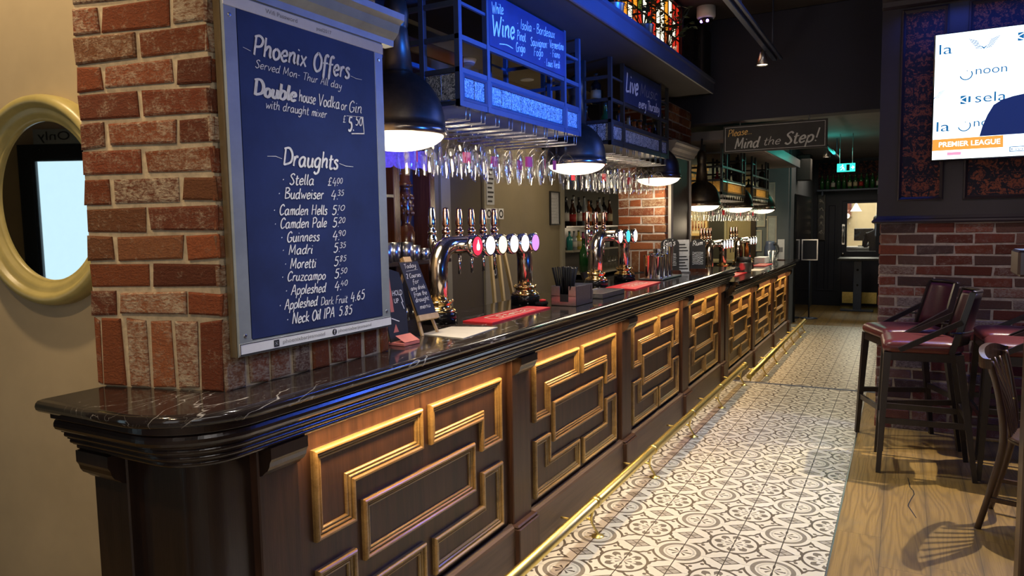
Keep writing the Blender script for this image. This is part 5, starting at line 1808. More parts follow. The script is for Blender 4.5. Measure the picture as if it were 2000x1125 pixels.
# ------------------------------------------------------------------ cocktail tins on a tray
t = thing('serving_tray', 'flat pale tray under the steel cocktail tins on the bar', 'tray', (-1.66, 5.42, ZT))
P('tray', MB().bbox(-1.755, 5.20, ZT + .0005, -1.565, 5.72, ZT + .012, .004), MT['steel'], t)
random.seed(19)
tins = [(-1.70, 5.27, .175, .040, 'copper toned cocktail tin, nearest on the pale tray'), (-1.63, 5.31, .165, .040, 'steel cocktail tin at the front left of the pale tray'), (-1.69, 5.385, .185, .042, 'tall steel cocktail tin in the middle of the pale tray'),
        (-1.625, 5.42, .18, .042, 'steel cocktail tin at the front of the pale tray'), (-1.69, 5.50, .215, .044, 'tall steel tin at the rear of the pale tray'), (-1.63, 5.54, .235, .046, 'tallest steel shaker tin, at the right of the pale tray')]
for i, (x, y, h, r, lb) in enumerate(tins):
    tag(P('cocktail_tin', MB().lathe([(0, 0), (r * .74, 0), (r * .76, .006), (r, h - .004), (r + .002, h), (r - .001, h), (r * .73, .008), (0, .008)], (x, y, ZT + .0125), 24), MT['copper' if i == 0 else 'chrome']), lb, 'cocktail tin', 'tins on the tray')
mb = MB()
for i in range(5):
    a = i * 1.2
    mb.lathe([(0.004, 0), (.033, .001), (.033, .004), (.004, .005)], (-1.69 + .01 * math.cos(a), 5.615 + .006 * i, ZT + .013 + i * .006), 18)
tag(P('coaster_stack', mb, MT['paper']), 'small stack of round coasters on the far end of the pale tray', 'coasters')

# ------------------------------------------------------------------ table menus by the far pillar
def menu_board(label, x, y, w, h, rot, text, round_top=True):
    t = thing('menu_stand', label, 'menu', (x, y, ZT))
    m = Matrix.Translation((x, y, ZT)) @ Matrix.Rotation(rot, 4, 'Z')
    f = lambda u, v, d=0.0: (m @ Vector((u, d, v)))[:]
    P('stand_base', MB().prism([(-w * .62, 0), (w * .62, 0), (w * .55, .028), (-w * .55, .028)], lambda u, v, d: f(u, v, d), -.035, .035), MT['mahogany'], t)
    poly = [(-w / 2, .028), (w / 2, .028), (w / 2, h - w * .3)] + ([(w / 2 * math.cos(math.radians(a)), h - w * .3 + w * .3 * math.sin(math.radians(a))) for a in range(15, 180, 15)] if round_top else [(w / 2, h), (-w / 2, h)]) + [(-w / 2, h - w * .3)]
    P('chalkboard', MB().prism(poly, lambda u, v, d: f(u, v, d), -.004, .004), MT['chalkboard_black'], t)
    mb = MB()
    write(mb, text, lambda u, v: f(u, v, -.0052), (-w * .32, h - w * .42), (w * .30, h - w * .36), w * .30, .13)
    random.seed(int(x * -1000))
    P('chalk_lettering', mb, MT['chalk'], t)
    mb = MB()
    for k in range(9):
        v = h - w * .85 - k * (h - w * .9 - .05) / 9
        p = [(-w * .36 + w * .72 * q / 10 * random.uniform(.95, 1.0), v + random.uniform(-.003, .003)) for q in range(11)]
        mb.ribbon(p, .0035, lambda u, v: f(u, v, -.0052), 0)
    P('chalk_lines', mb, MT['chalk'], t)
    return t


menu_board("round-topped black chalkboard menu headed Gin's, standing by the far pillar", -1.735, 5.96, .155, .300, math.radians(25), "Gin's")
menu_board('grey chalk menu on a wooden foot, in front of the framed panel', -1.57, 6.24, .135, .285, math.radians(30), 'Rum')
t = thing('paper_menu', 'white printed menu sheet in a clear holder between the two chalk menus', 'menu', (-1.66, 6.10, ZT))
m_ = Matrix.Translation((-1.655, 6.09, ZT)) @ Matrix.Rotation(math.radians(28), 4, 'Z')
f_ = lambda u, v, d=0.0: (m_ @ Vector((u, d, v)))[:]
P('sheet', MB().prism([(-.05, .012), (.05, .012), (.05, .285), (-.05, .285)], lambda u, v, d: f_(u, v, d), -.001, .001), MT['chalk_grey'], t)
mb = MB()
for k in range(9):
    if k != 5:
        mb.prism([(-.04, .03 + k * .026), (.04 - (k % 3) * .012, .03 + k * .026), (.04 - (k % 3) * .012, .04 + k * .026), (-.04, .04 + k * .026)], lambda u, v, d: f_(u, v, d), -.0018, -.0012)
P('printed_lines', mb, MT['ink'], t)
P('holder_foot', MB().prism([(-.055, 0), (.055, 0), (.055, .012), (-.055, .012)], lambda u, v, d: f_(u, v, d), -.03, .03), MT['steel'], t)

# ------------------------------------------------------------------ till screen behind the bar
t = thing('till_screen', 'small black till screen tilted behind the second beer font', 'till', (-2.02, 4.95, .94))
P('screen_case', MB().prism([(0, 0), (.22, 0), (.22, .17), (0, .17)], lambda u, v, d: (-2.03 - v * .35 - d, 4.9 + u, 1.02 + v * .9), 0, .02), MT['black_gloss'], t)
P('stand', MB().bbox(-2.10, 4.98, .90, -2.03, 5.05, 1.06, .006), MT['black'], t)

# ------------------------------------------------------------------ far bar top
z = .955
t = thing('ice_bucket', 'low brushed metal tub with black lining on the near end of the far bar', 'bucket', (-1.60, 8.45, z))
P('tub', MB().lathe([(0, 0), (.078, 0), (.084, .004), (.092, .11), (.094, .114), (.088, .112), (.080, .01), (0, .01)], (-1.60, 8.45, z + .0005), 28), MT['steel'], t)
P('lining', MB().lathe([(0, .10), (.086, .10), (.080, .175), (.0, .18)], (-1.60, 8.45, z), 20), MT['black'], t)
for i, (y, x, h, g) in enumerate(((8.40, -1.62, .30, 'brown'), (8.47, -1.57, .29, 'amber'), (8.50, -1.64, .30, 'clear'))):
    bottle(x, y, z + .178, h * .6, .022, 1, g, None, '%s bottle standing in the metal tub on the far bar' % {'brown': 'dark brown', 'amber': 'amber', 'clear': 'clear glass'}[g], 'bottles in the metal tub')
tag(P('white_box', MB().bbox(-1.80, 10.25, z + .0005, -1.66, 10.62, z + .085, .003), MT['white']), 'white box lying on the far bar above the red runner', 'box')
for i, (x, y, lb) in enumerate(((-1.60, 10.45, 'clear tumbler nearest the edge of the far bar'), (-1.66, 10.72, 'clear tumbler behind the white box on the far bar'), (-1.60, 10.80, 'clear tumbler in front of the blue jug on the far bar'))):
    tag(P('tumbler', MB().lathe([(0, .002), (.036, .002), (.044, .17), (.042, .17), (.034, .012), (0, .012)], (x, y, z), 20), MT['glass']), lb, 'tumbler', 'tumblers on the far bar')
t = thing('water_jug', 'blue-grey jug with handle standing at the end of the far bar', 'jug', (-1.72, 11.05, z))
P('jug_body', MB().lathe([(0, 0), (.075, 0), (.085, .02), (.082, .20), (.062, .25), (.066, .29), (.062, .29), (.056, .25), (.0, .22)], (-1.72, 11.05, z + .0005), 28), simple('blue_grey_plastic', (.06, .08, .13), .3), t)
P('jug_handle', MB().tube(catmull([(-1.66, 11.02, z + .24), (-1.60, 10.98, z + .23), (-1.59, 10.975, z + .13), (-1.64, 11.0, z + .06)], 5), .010, 8), MT['black'], t)
t = thing('table_card', 'upright white card in a holder at the far end of the far bar', 'card', (-1.60, 11.3, z))
P('card', MB().prism([(-.055, .01), (.055, .01), (.055, .31), (-.055, .31)], lambda u, v, d: (-1.60 + u * .8, 11.3 + u * .5 + d, z + v), 0, .003), MT['white'], t)
P('card_print', MB().prism([(-.03, .12), (.03, .12), (.03, .19), (-.03, .19)], lambda u, v, d: (-1.60 + u * .8, 11.2985 + u * .5 + d, z + v), -.001, .0005), MT['grey_ink'], t)
P('card_foot', MB().bbox(-1.66, 11.25, z + .0005, -1.54, 11.35, z + .012, .002), MT['mahogany'], t)
tag(P('paper_sheet', MB().prism([(-1.60, 8.7), (-1.46, 8.7), (-1.46, 9.1), (-1.60, 9.1)], XYZ, z + .0005, z + .0025), MT['paper']), 'pale paper sheet lying on the far bar beside the metal tub', 'paper')
# ================================================================== BEHIND THE BAR
bw = bpy.data.objects['wall_back']
# posts and recessed panels of the olive wall
mb = MB()
for y0, y1 in ((4.30, 4.42), (4.90, 5.06), (6.36, 6.44)):
    mb.bbox(-2.952, y0, -.15, -2.925, y1, 2.86, .004)
P('wall_post', mb, MT['olive_trim'], bw)
P('recessed_panel', MB().box(-2.952, 4.42, -.15, -2.946, 4.90, 2.3), MT['olive_dark'], bw)
P('cornice', MB().bbox(-2.952, 2.3, 2.30, -2.92, 6.44, 2.40, .006), MT['olive_trim'], bw)

# dark mahogany back-bar dresser with a carved column
t = thing('back_bar_dresser', 'dark mahogany back-bar dresser with a carved column, behind the first beer font', 'dresser', (-2.75, 3.2, -.16))
mb = MB().bbox(-2.945, 1.9, -.16, -2.45, 4.05, .90, .004).bbox(-2.945, 1.9, .90, -2.42, 4.05, .94, .006)
P('cabinet', mb, MT['dark_wood'], t)
P('upright', MB().bbox(-2.945, 3.36, .94, -2.62, 3.42, 2.6, .004).bbox(-2.945, 2.86, .94, -2.62, 2.92, 2.6, .004).bbox(-2.945, 3.98, .94, -2.80, 4.04, 2.6, .004), MT['mahogany'], t)
P('shelf', MB().bbox(-2.945, 1.9, 1.315, -2.40, 3.62, 1.338, .003).bbox(-2.945, 1.9, 1.70, -2.62, 3.36, 1.722, .003).bbox(-2.945, 1.9, 2.55, -2.55, 4.05, 2.64, .006), MT['dark_wood'], t)
P('back_panel', MB().box(-2.948, 1.9, .94, -2.940, 3.40, 2.6), MT['mahogany'], t)
P('dark_panel', MB().box(-2.948, 3.42, .94, -2.940, 4.0, 2.6), MT['dark_blue_wall'], t)
cxx, cyy = -2.66, 3.52
prof = [(.050, 1.338), (.052, 1.50), (.046, 1.505), (.044, 1.53), (.030, 1.54), (.026, 1.56), (.040, 1.60), (.045, 1.66), (.040, 1.72), (.030, 1.755), (.028, 1.77), (.046, 1.775), (.048, 1.785), (.036, 1.79), (.038, 1.80), (.030, 1.81), (.027, 2.30), (.030, 2.31), (.045, 2.36), (.050, 2.55)]
mb = MB().lathe(prof, (cxx, cyy, 0), 28)
for k in range(10):
    for j in range(3):
        a = 2 * PI * (k + .5 * (j % 2)) / 10
        zc = 1.615 + j * .045
        mb.lathe([(0, -.020), (.009, -.010), (.011, 0), (.007, .012), (0, .022)], (cxx + .043 * math.cos(a), cyy + .043 * math.sin(a), zc), 8)
P('carved_column', mb, MT['mahogany'], t)
# purple lace trim
t = thing('lace_bunting', 'violet lace bunting hanging from the back-bar dresser beside the first lamp', 'bunting', (-2.40, 3.0, 1.85))
mb = MB()
yy = [2.75 + i * .02 for i in range(34)]
v = []
for i, y in enumerate(yy):
    x = -2.40 + .012 * math.sin(i * 1.3)
    dz = .09 + .022 * abs(math.sin(i * .55))
    v += [(x, y, 1.955), (x - .004, y, 1.955 - dz)]
mb.add(v, [(2 * i, 2 * i + 1, 2 * i + 3, 2 * i + 2) for i in range(len(yy) - 1)], True)
P('lace', mb, MT['purple'], t)
P('bunting_rod', MB().cyl((-2.405, 2.72, 1.957), (-2.405, 3.43, 1.957), .006, n=8), MT['black'], t)

# steel beakers on the dresser shelf
random.seed(23)
for i, (y, x, h, r) in enumerate(((2.93, -2.50, .135, .036), (3.02, -2.53, .150, .036), (3.10, -2.48, .105, .040), (3.19, -2.50, .105, .040), (3.28, -2.48, .105, .040), (3.37, -2.49, .085, .034), (3.45, -2.48, .065, .030), (3.52, -2.48, .060, .028))):
    tag(P('steel_beaker', MB().lathe([(0, 0), (r * .86, 0), (r, h), (r - .002, h), (r * .84, .004), (0, .004)], (x, y, 1.3385), 20), MT['steel']),
        'steel beaker %s from the left on the back shelf' % ORD[i], 'beaker', 'beakers on the back shelf')
# glassware stored under that shelf
for i in range(6):
    y = 2.95 + i * .1
    tag(P('beer_glass', MB().lathe([(0, .002), (.028, .002), (.040, .14), (.038, .14), (.026, .012), (0, .012)], (-2.50, y, .94), 18), MT['glass']),
        'upturned beer glass %s along on the back counter under the shelf' % ORD[i], 'glass', 'glasses on the back counter')

# notices on the olive post
t = thing('wall_notice', 'printed notice sheet pinned on the olive post above the three round stickers', 'notice', (-2.92, 5.0, 1.8))
P('sheet', MB().box(-2.9245, 4.935, 1.70, -2.922, 5.055, 2.02), MT['chalk_grey'], t)
mb = MB()
for i in range(8):
    mb.box(-2.9218, 4.95, 1.72 + i * .036, -2.9214, 5.02 + (i % 3) * .012, 1.735 + i * .036)
P('printed_lines', mb, MT['ink'], t)
for i in range(3):
    y = 4.965 + i * .098
    t = thing('hygiene_sticker', 'white square ring notice, %s of three in a row on the olive wall' % ('left', 'middle', 'right')[i], 'notice', (-2.92, y, 1.63), 'ring notices')
    P('card', MB().box(-2.9245, y - .042, 1.585, -2.922, y + .042, 1.672), MT['white'], t)
    P('ring', MB().sweep([(y + a, 1.628 + b) for a, b in arc(0, 0, .034, 0, 345, 22)], [(0, 0), (0, .001), (.014, .001), (.014, 0)], lambda u, v, h: (-2.9222 + h, u, v)), MT['ink'], t)
t = thing('wall_notice', 'grey switch plate notice on the olive post below the round stickers', 'notice', (-2.92, 5.02, 1.5))
P('plate', MB().bbox(-2.9245, 4.97, 1.40, -2.918, 5.06, 1.55, .002), MT['chalk_grey'], t)
P('printed_lines', MB().box(-2.9178, 4.99, 1.50, -2.9172, 5.03, 1.51).box(-2.9178, 4.99, 1.44, -2.9172, 5.03, 1.45), MT['ink'], t)
t = thing('vertical_sign', 'narrow black vertical sign with white capitals on the olive post', 'sign', (-2.92, 5.05, 1.2))
P('plate', MB().bbox(-2.9245, 5.005, 1.10, -2.918, 5.075, 1.36, .002), MT['black'], t)
mb = MB()
print_text(mb, 'OVER', lambda u, v: (-2.9172, 5.04 - v + .02, 1.125 + u), (0, 0), .21, .042, .01)
P('lettering', mb, MT['chalk_grey'], t)
# framed licence
t = thing('framed_notice', 'white sheet in a thin black frame on the olive wall left of the spirits shelf', 'framed notice', (-2.945, 6.24, 1.69))
P('frame', MB().sweep([(6.135, 1.53), (6.345, 1.53), (6.345, 1.85), (6.135, 1.85)], [(0, 0), (0, .018), (.012, .018), (.012, 0)], lambda u, v, h: (-2.949 + h, u, v)), MT['black'], t)
P('sheet', MB().box(-2.949, 6.147, 1.542, -2.942, 6.333, 1.838), MT['chalk_grey'], t)
mb = MB()
for i in range(7):
    mb.box(-2.9416, 6.17, 1.60 + i * .03, -2.9412, 6.30 - (i % 3) * .02, 1.603 + i * .03)
P('printed_lines', mb, MT['grey_ink'], t)
# bamboo canes
for i, (y, dy, x) in enumerate(((4.12, .02, -2.36), (4.18, .10, -2.35), (4.23, .20, -2.33), (4.15, .06, -2.32))):
    tag(P('wooden_lath', MB().beam((x, y + dy * 2.2 + .05, -.158), (x - .03, y - .06, 1.42), .020, .020), MT['bamboo']),
        'pale wooden lath leaning behind the bar beside the first font, %s from the left' % ORD[i], 'lath', 'laths leaning behind the bar')

# spirits niche
t = thing('spirits_shelf', 'dark back-bar shelving of spirits between the olive wall and the far pillar', 'shelving', (-3.1, 7.2, -.16))
P('cabinet', MB().bbox(-3.29, 6.48, -.16, -2.70, 8.6, .95, .004).bbox(-3.29, 6.48, .95, -2.68, 8.6, .985, .004), MT['black'], t)
P('counter_edge', MB().bbox(-2.684, 6.48, 1.035, -2.672, 8.6, 1.055, .002).bbox(-3.29, 6.48, 1.035, -2.684, 8.6, 1.055, .002), MT['olive_trim'], t)
P('shelf', MB().bbox(-3.29, 6.48, 1.255, -2.86, 8.6, 1.275, .003), MT['olive_trim'], t)
P('shelf', MB().bbox(-3.29, 6.48, 1.50, -2.93, 8.6, 1.52, .003), MT['dark_wood'], t)
P('back_panel', MB().box(-3.298, 6.46, .985, -3.290, 8.6, 2.6), MT['dark_wood'], t)
random.seed(47)
cols = ['clear', 'dark', 'brown', 'clear', 'dark', 'clear', 'amber', 'dark', 'brown', 'clear', 'dark', 'brown']
for i in range(12):
    y = 6.56 + i * .118
    g = cols[i]
    bottle(-3.02 + random.uniform(-.02, .02), y, 1.5205, random.uniform(.27, .33), random.uniform(.032, .038), random.choice((0, 1, 0)), g, random.choice(('white', 'cream', 'cream', None, 'red')) if i not in (3, 9) else 'cream',
           '%s spirits bottle %s from the left on the upper shelf of the niche' % ({'clear': 'clear', 'dark': 'dark', 'brown': 'brown', 'amber': 'amber'}[g], ORD[i]), 'bottles on the upper niche shelf')
cols = ['teal', 'clear', 'yellow', 'pink', 'pink', 'pink', 'yellow', 'clear', 'clear', 'clear', 'dark']
for i, g in enumerate(cols):
    y = 6.60 + i * .115
    bottle(-2.95, y, 1.2755, random.uniform(.17, .21), random.uniform(.030, .036), 0, g, random.choice(('white', 'cream', None)),
           '%s bottle %s from the left on the lower shelf of the niche' % ({'teal': 'teal', 'clear': 'clear', 'yellow': 'yellow', 'pink': 'pink', 'dark': 'dark'}[g], ORD[i]), 'bottles on the lower niche shelf')
bottle(-2.78, 6.56, 1.0555, .34, .045, 1, 'green', None, 'large green glass bottle on the niche counter beside the olive wall', None)
for i in range(8):
    y = 7.15 + i * .09
    tag(P('shot_glass', MB().lathe([(0, .002), (.028, .002), (.034, .13), (.032, .13), (.026, .012), (0, .012)], (-2.76, y, 1.0555), 16), MT['glass']),
        'tumbler %s along on the niche counter under the lower shelf' % ORD[i], 'glass', 'tumblers on the niche counter')

# ceiling fittings above the back bar
t = thing('smoke_detector', 'round white smoke detector on the ceiling behind the nearest glass rack', 'smoke detector', (-2.83, 4.55, 2.75))
P('body', MB().lathe([(0, -.045), (.035, -.045), (.050, -.030), (.060, -.012), (.062, 0), (0, 0)], (-2.83, 4.55, 2.75), 28), MT['white'], t)
P('vent_ring', MB().lathe([(.040, -.046), (.047, -.036), (.049, -.032), (.042, -.044)], (-2.83, 4.55, 2.75), 24), MT['grey_ink'], t)
t = thing('downlight', 'small bright recessed downlight seen through the nearest glass rack', 'downlight', (-2.80, 5.43, 2.75))
P('bezel', MB().lathe([(.045, 0), (.058, 0), (.058, -.008), (.048, -.010)], (-2.80, 5.43, 2.75), 24), MT['white'], t)
P('lens', MB().lathe([(0, -.004), (.046, -.004), (.046, -.001), (0, -.001)], (-2.80, 5.43, 2.75), 24), MT['lamp_glow'], t)
# ================================================================== BAR STOOLS
def make_stool(label):
    """padded stool, seat facing -x; origin at the floor under the seat centre"""
    t = thing('bar_stool', label, 'bar stool', (0, 0, 0), 'bar stools by the brick wall')
    # seat: rounded trapezoid pad
    def outline(k, z, n=6):
        pts = []
        cs = [(-.215 * k, -.205 * k, .045), (.205 * k, -.19 * k, .09), (.205 * k, .19 * k, .09), (-.215 * k, .205 * k, .045)]
        for (cx, cy, r), a0 in zip(cs, (180, 270, 0, 90)):
            sx, sy = (1 if cx < 0 else -1), (1 if cy < 0 else -1)
            pts += [(x, y, z) for x, y in arc(cx + sx * r, cy + sy * r, r, a0, a0 + 90, n)]
        return pts
    rings = [outline(.93, .735), outline(1.0, .745), outline(1.02, .765), outline(1.0, .788), outline(.92, .803), outline(.7, .812), outline(.35, .815)]
    v = [q for r in rings for q in r]
    n = len(rings[0])
    f = [(i * n + j, i * n + (j + 1) % n, (i + 1) * n + (j + 1) % n, (i + 1) * n + j) for i in range(len(rings) - 1) for j in range(n)]
    f += [tuple(range(n - 1, -1, -1)), tuple(range((len(rings) - 1) * n, len(rings) * n))]
    P('seat', MB().add(v, f, True), MT['leather'], t)
    fr = MB()
    for a, b in (((-.195, -.185), (-.195, .185)), ((.185, -.165), (.185, .165)), ((-.195, -.185), (.185, -.165)), ((-.195, .185), (.185, .165))):
        fr.beam((a[0], a[1], .712), (b[0], b[1], .712), .022, .048)
    P('seat_frame', fr, MT['stool_wood'], t)
    foot = {(-1, -1): (-.225, -.215), (-1, 1): (-.225, .215), (1, -1): (.275, -.20), (1, 1): (.275, .20)}
    topp = {(-1, -1): (-.19, -.18), (-1, 1): (-.19, .18), (1, -1): (.18, -.165), (1, 1): (.18, .165)}
    for k in foot:
        P('leg', MB().beam(foot[k] + (0.0,), topp[k] + (.735,), .026, .026, (0, 1, 0), .040, .040), MT['stool_wood'], t)

    def at(k, z):
        a, b = Vector(foot[k]), Vector(topp[k])
        q = a + (b - a) * (z / .735)
        return (q.x, q.y, z)
    for a, b, z in (((-1, -1), (-1, 1), .27), ((1, -1), (1, 1), .36), ((-1, -1), (1, -1), .32), ((-1, 1), (1, 1), .32)):
        P('stretcher', MB().beam(at(a, z), at(b, z), .018, .034), MT['stool_wood'], t)
    # curved back
    def back(r, z, a):
        lean = (z - .78) * .20
        return (.055 + r * math.cos(a) * .78 + lean, r * math.sin(a), z)
    nA = 14
    A0 = 62
    def shell(r0, r1, zs, amax, taper):
        vv, ff = [], []
        for r in (r0, r1):
            for zi, z in enumerate(zs):
                am = amax - taper * zi / (len(zs) - 1)
                for i in range(nA + 1):
                    vv.append(back(r, z, math.radians(-am + 2 * am * i / nA)))
        m, w = len(zs), nA + 1
        for s_ in range(2):
            for zi in range(m - 1):
                for i in range(nA):
                    a = s_ * m * w + zi * w + i
                    ff.append((a, a + 1, a + w + 1, a + w))
        for i in range(nA):
            ff.append((i, i + 1, m * w + i + 1, m * w + i))
            a = (m - 1) * w
            ff.append((a + i, a + i + 1, m * w + a + i + 1, m * w + a + i))
        for zi in range(m - 1):
            for i in (0, nA):
                a = zi * w + i
                ff.append((a, a + w, m * w + a + w, m * w + a))
        return MB().add(vv, ff, True)
    P('backrest', shell(.205, .228, [.80, .86, .93, 1.0, 1.06, 1.085], 56, 8), MT['leather_back'], t)
    P('back_shell', shell(.2285, .240, [.79, .86, .93, 1.0, 1.06, 1.095], 58, 8), MT['stool_wood'], t)
    # back uprights, top rail, rim and sloping arms
    fm = MB()
    fm.tube([back(.226, 1.098, math.radians(-50 + 100 * i / 12)) for i in range(13)], .012, 8)
    for s in (-1, 1):
        fm.beam(back(.228, .74, math.radians(s * 60)), back(.228, 1.10, math.radians(s * 50)), .030, .022, (0, 1, 0))
    P('back_frame', fm, MT['stool_wood'], t)
    P('back_rim', MB().tube([back(.240, .865, math.radians(-75 + 150 * i / 16)) for i in range(17)], .007, 8), MT['stool_wood'], t)
    for s in (-1, 1):
        P('arm', MB().beam(back(.232, .93, math.radians(s * 56)), (-.13, s * .215, .755), .020, .030, (0, 0, 1)), MT['stool_wood'], t)
    return t


s0 = make_stool('burgundy bar stool at the left, its front leg on the edge of the tiles')
s0.location = (0.03, 5.50, 0)
s0.rotation_euler = (0, 0, math.radians(22))
dup(s0, (0.115, 4.975, 0), math.radians(3), 'burgundy bar stool in front, its plum back towards the right, nearest the camera')
dup(s0, (0.66, 5.04, 0), math.radians(-4), 'burgundy bar stool at the right with a bright shine on its seat')
dup(s0, (0.66, 5.545, 0), math.radians(4), 'burgundy bar stool at the rear right, its back against the brick wall')

# ================================================================== BENTWOOD CHAIR
t = thing('dining_chair', 'dark wooden spindle-back chair at the right edge, its shadow on the oak floor', 'chair', (0, 0, 0))
W_ = MT['chair_wood']
# chair faces +x, back at -x; origin on the floor below the seat centre
seat = [(.20 * math.cos(2 * PI * i / 28) * (1.02 if math.cos(2 * PI * i / 28) > 0 else 1.0), .205 * math.sin(2 * PI * i / 28)) for i in range(28)]
mb = MB()
rg = [(k, z) for k, z in ((.92, .435), (1.0, .442), (1.0, .458), (.93, .466), (.6, .462), (.2, .458))]
v = [(x * k, y * k, z) for k, z in rg for x, y in seat]
mb.add(v, [(i * 28 + j, i * 28 + (j + 1) % 28, (i + 1) * 28 + (j + 1) % 28, (i + 1) * 28 + j) for i in range(5) for j in range(28)] + [tuple(range(27, -1, -1)), tuple(range(140, 168))], True)
P('seat', mb, W_, t)
for s in (-1, 1):
    P('leg', MB().beam((.21, s * .19, 0), (.14, s * .14, .44), .026, .026, (0, 1, 0), .036, .036), W_, t)
    P('leg', MB().tube(catmull([(-.275, s * .165, .0), (-.225, s * .165, .22), (-.185, s * .165, .45), (-.205, s * .178, .66), (-.245, s * .20, .84)], 5), [.015] * 5 + [.017] * 5 + [.017] * 5 + [.015] * 6, 10), W_, t)
    P('stretcher', MB().beam((.19, s * .172, .16), (-.235, s * .165, .16), .018, .020), W_, t)
P('stretcher', MB().beam((-.02, -.17, .16), (-.02, .17, .16), .018, .018), W_, t)
rail = [(-.245 - .055 * math.cos(PI * i / 16 - PI / 2) , .235 * math.sin(PI * i / 16 - PI / 2) * -1, .845) for i in range(17)]
mb = MB()
v = []
for x, y, z in rail:
    e = abs(y) / .235
    h0, h1 = .80 + .010 * e, .888 - .030 * e ** 3
    v += [(x - .012, y, h0), (x + .012, y, h0), (x + .010, y, h1), (x - .014, y, h1)]
f = []
for i in range(16):
    for j in range(4):
        f.append((i * 4 + j, i * 4 + (j + 1) % 4, (i + 1) * 4 + (j + 1) % 4, (i + 1) * 4 + j))
f += [(0, 1, 2, 3), (67, 66, 65, 64)]
mb.add(v, f, False)
P('top_rail', mb, W_, t)
for k in range(6):
    u = (k - 2.5) / 2.5
    P('spindle', MB().tube(catmull([(-.165, u * .085, .455), (-.20, u * .115, .62), (-.262 - .03 * (1 - abs(u)), u * .155, .815)], 4), .0075, 8), W_, t)
P('cushion_knob', MB().lathe([(0, -.02), (.014, -.014), (.018, 0), (.014, .014), (0, .02)], (-.20, .172, .60), 12, 'x'), MT['brass'], t)
t.location = (0.665, 4.17, 0)
t.rotation_euler = (0, 0, math.radians(-14))

# dark newel post at the right edge
t = thing('newel_post', 'tall dark wooden post with a square cap at the right edge of the picture', 'post', (0.47, 3.2, 0))
P('shaft', MB().bbox(0.408, 3.14, 0, 0.53, 3.26, 1.31, .006), MT['chair_wood'], t)
P('cap', MB().bbox(0.362, 3.10, 1.31, 0.575, 3.30, 1.405, .008), MT['chair_wood'], t)

# ================================================================== CEILING FITTINGS
t = thing('track_light', 'black ceiling lighting track with a cone spotlight, over the tiled aisle', 'track light', (-1.0, 5.0, 3.0))
mb = MB().bbox(-1.045, 1.0, 2.925, -1.005, 6.72, 2.955, .004).bbox(-.985, 1.0, 2.93, -.960, 6.72, 2.95, .004)
P('track', mb, MT['rack_metal'], t)
for y in (3.4, 5.2, 6.55):
    P('suspension_rod', MB().cyl((-1.02, y, 2.95), (-1.02, y, TOP), .006, n=8), MT['rack_metal'], t)
sp = P('spotlight', MB().lathe([(.016, 0), (.024, -.03), (.052, -.125), (.048, -.125), (0, -.05)], (-1.06, 6.30, 2.94), 24), MT['steel'], t)
P('spot_lens', MB().lathe([(0, -.118), (.045, -.118), (.045, -.112), (0, -.112)], (-1.06, 6.30, 2.94), 20), MT['lamp_glow'], sp)
P('spot_bracket', MB().cyl((-1.03, 6.30, 2.93), (-1.06, 6.30, 2.935), .010, n=8), MT['black'], sp)

t = thing('security_camera', 'white dome security camera with violet infrared lights on the ceiling above the canopy end', 'security camera', (-1.60, 6.45, TOP))
P('housing', MB().lathe([(0, 0), (.080, 0), (.080, -.085), (.070, -.100), (0, -.100)], (-1.56, 6.45, TOP), 28), MT['white'], t)
P('lens_ring', MB().lathe([(.060, -.100), (.055, -.130), (.03, -.150), (0, -.152)], (-1.56, 6.45, TOP), 24), MT['black_gloss'], t)
mb = MB()
for dx, dy in ((-.030, -.040), (.022, -.045)):
    mb.lathe([(0, -.014), (.010, -.010), (.014, 0), (.010, .010), (0, .014)], (-1.56 + dx, 6.45 + dy, TOP - .128), 12)
P('infrared_light', mb, emit('ir_violet', (.45, .25, 1.0), 6), t)
t = thing('loudspeaker', 'large black loudspeaker hanging from the ceiling beyond the stained glass', 'loudspeaker', (-1.75, 6.72, 2.9))
P('cabinet', MB().bbox(-2.0, 6.62, 2.72, -1.62, 6.895, 3.30, .01), MT['black'], t)
P('grille', MB().bbox(-1.97, 6.612, 2.75, -1.65, 6.622, 3.27, .004), MT['black_gloss'], t)

# ================================================================== FAR ROOM
t = thing('exit_sign', 'glowing green emergency exit sign with running figure, hanging in the far room', 'exit sign', (-0.72, 11.0, 2.2))
P('panel', MB().bbox(-.835, 10.985, 2.20, -.605, 11.0, 2.315, .003), emit('exit_green', (0.04, 0.80, 0.62), 1.5), t)
wm = emit('exit_white', (0.75, 1.0, 0.95), 2.2)
fx_ = lambda u, v: (u, 10.9838, v)
mb = MB()
mb.prism([(-.715, 2.215), (-.675, 2.215), (-.675, 2.300), (-.715, 2.300)], lambda u, v, d: (u, d, v), 10.9835, 10.9845)
P('door_symbol', mb, MT['ink'], t)
mb = MB()
mb.ribbon([(-.79, 2.225), (-.765, 2.245), (-.768, 2.270), (-.745, 2.245), (-.745, 2.220)], .010, fx_, 0)
mb.ribbon([(-.795, 2.262), (-.772, 2.275), (-.748, 2.262)], .008, fx_, 0)
mb.prism(arc(-.764, 2.292, .009, 0, 330, 11), lambda u, v, d: (u, d, v), 10.9835, 10.9845)
mb.ribbon([(-.66, 2.257), (-.625, 2.257)], .012, fx_, 0)
mb.add([fx_(a, b) for a, b in ((-.640, 2.285), (-.612, 2.257), (-.640, 2.229))], [(0, 1, 2)])
P('running_figure', mb, wm, t)
P('hanger', MB().cyl((-.80, 10.992, 2.31), (-.80, 10.992, 2.72), .005, n=8).cyl((-.64, 10.992, 2.31), (-.64, 10.992, 2.72), .005, n=8), MT['steel'], t)
d = bpy.data.lights.new('exit_light', 'POINT')
d.energy, d.color, d.shadow_soft_size = 5, (0.05, 0.9, 0.7), .1
o = bpy.data.objects.new('exit_light', d)
COL.objects.link(o)
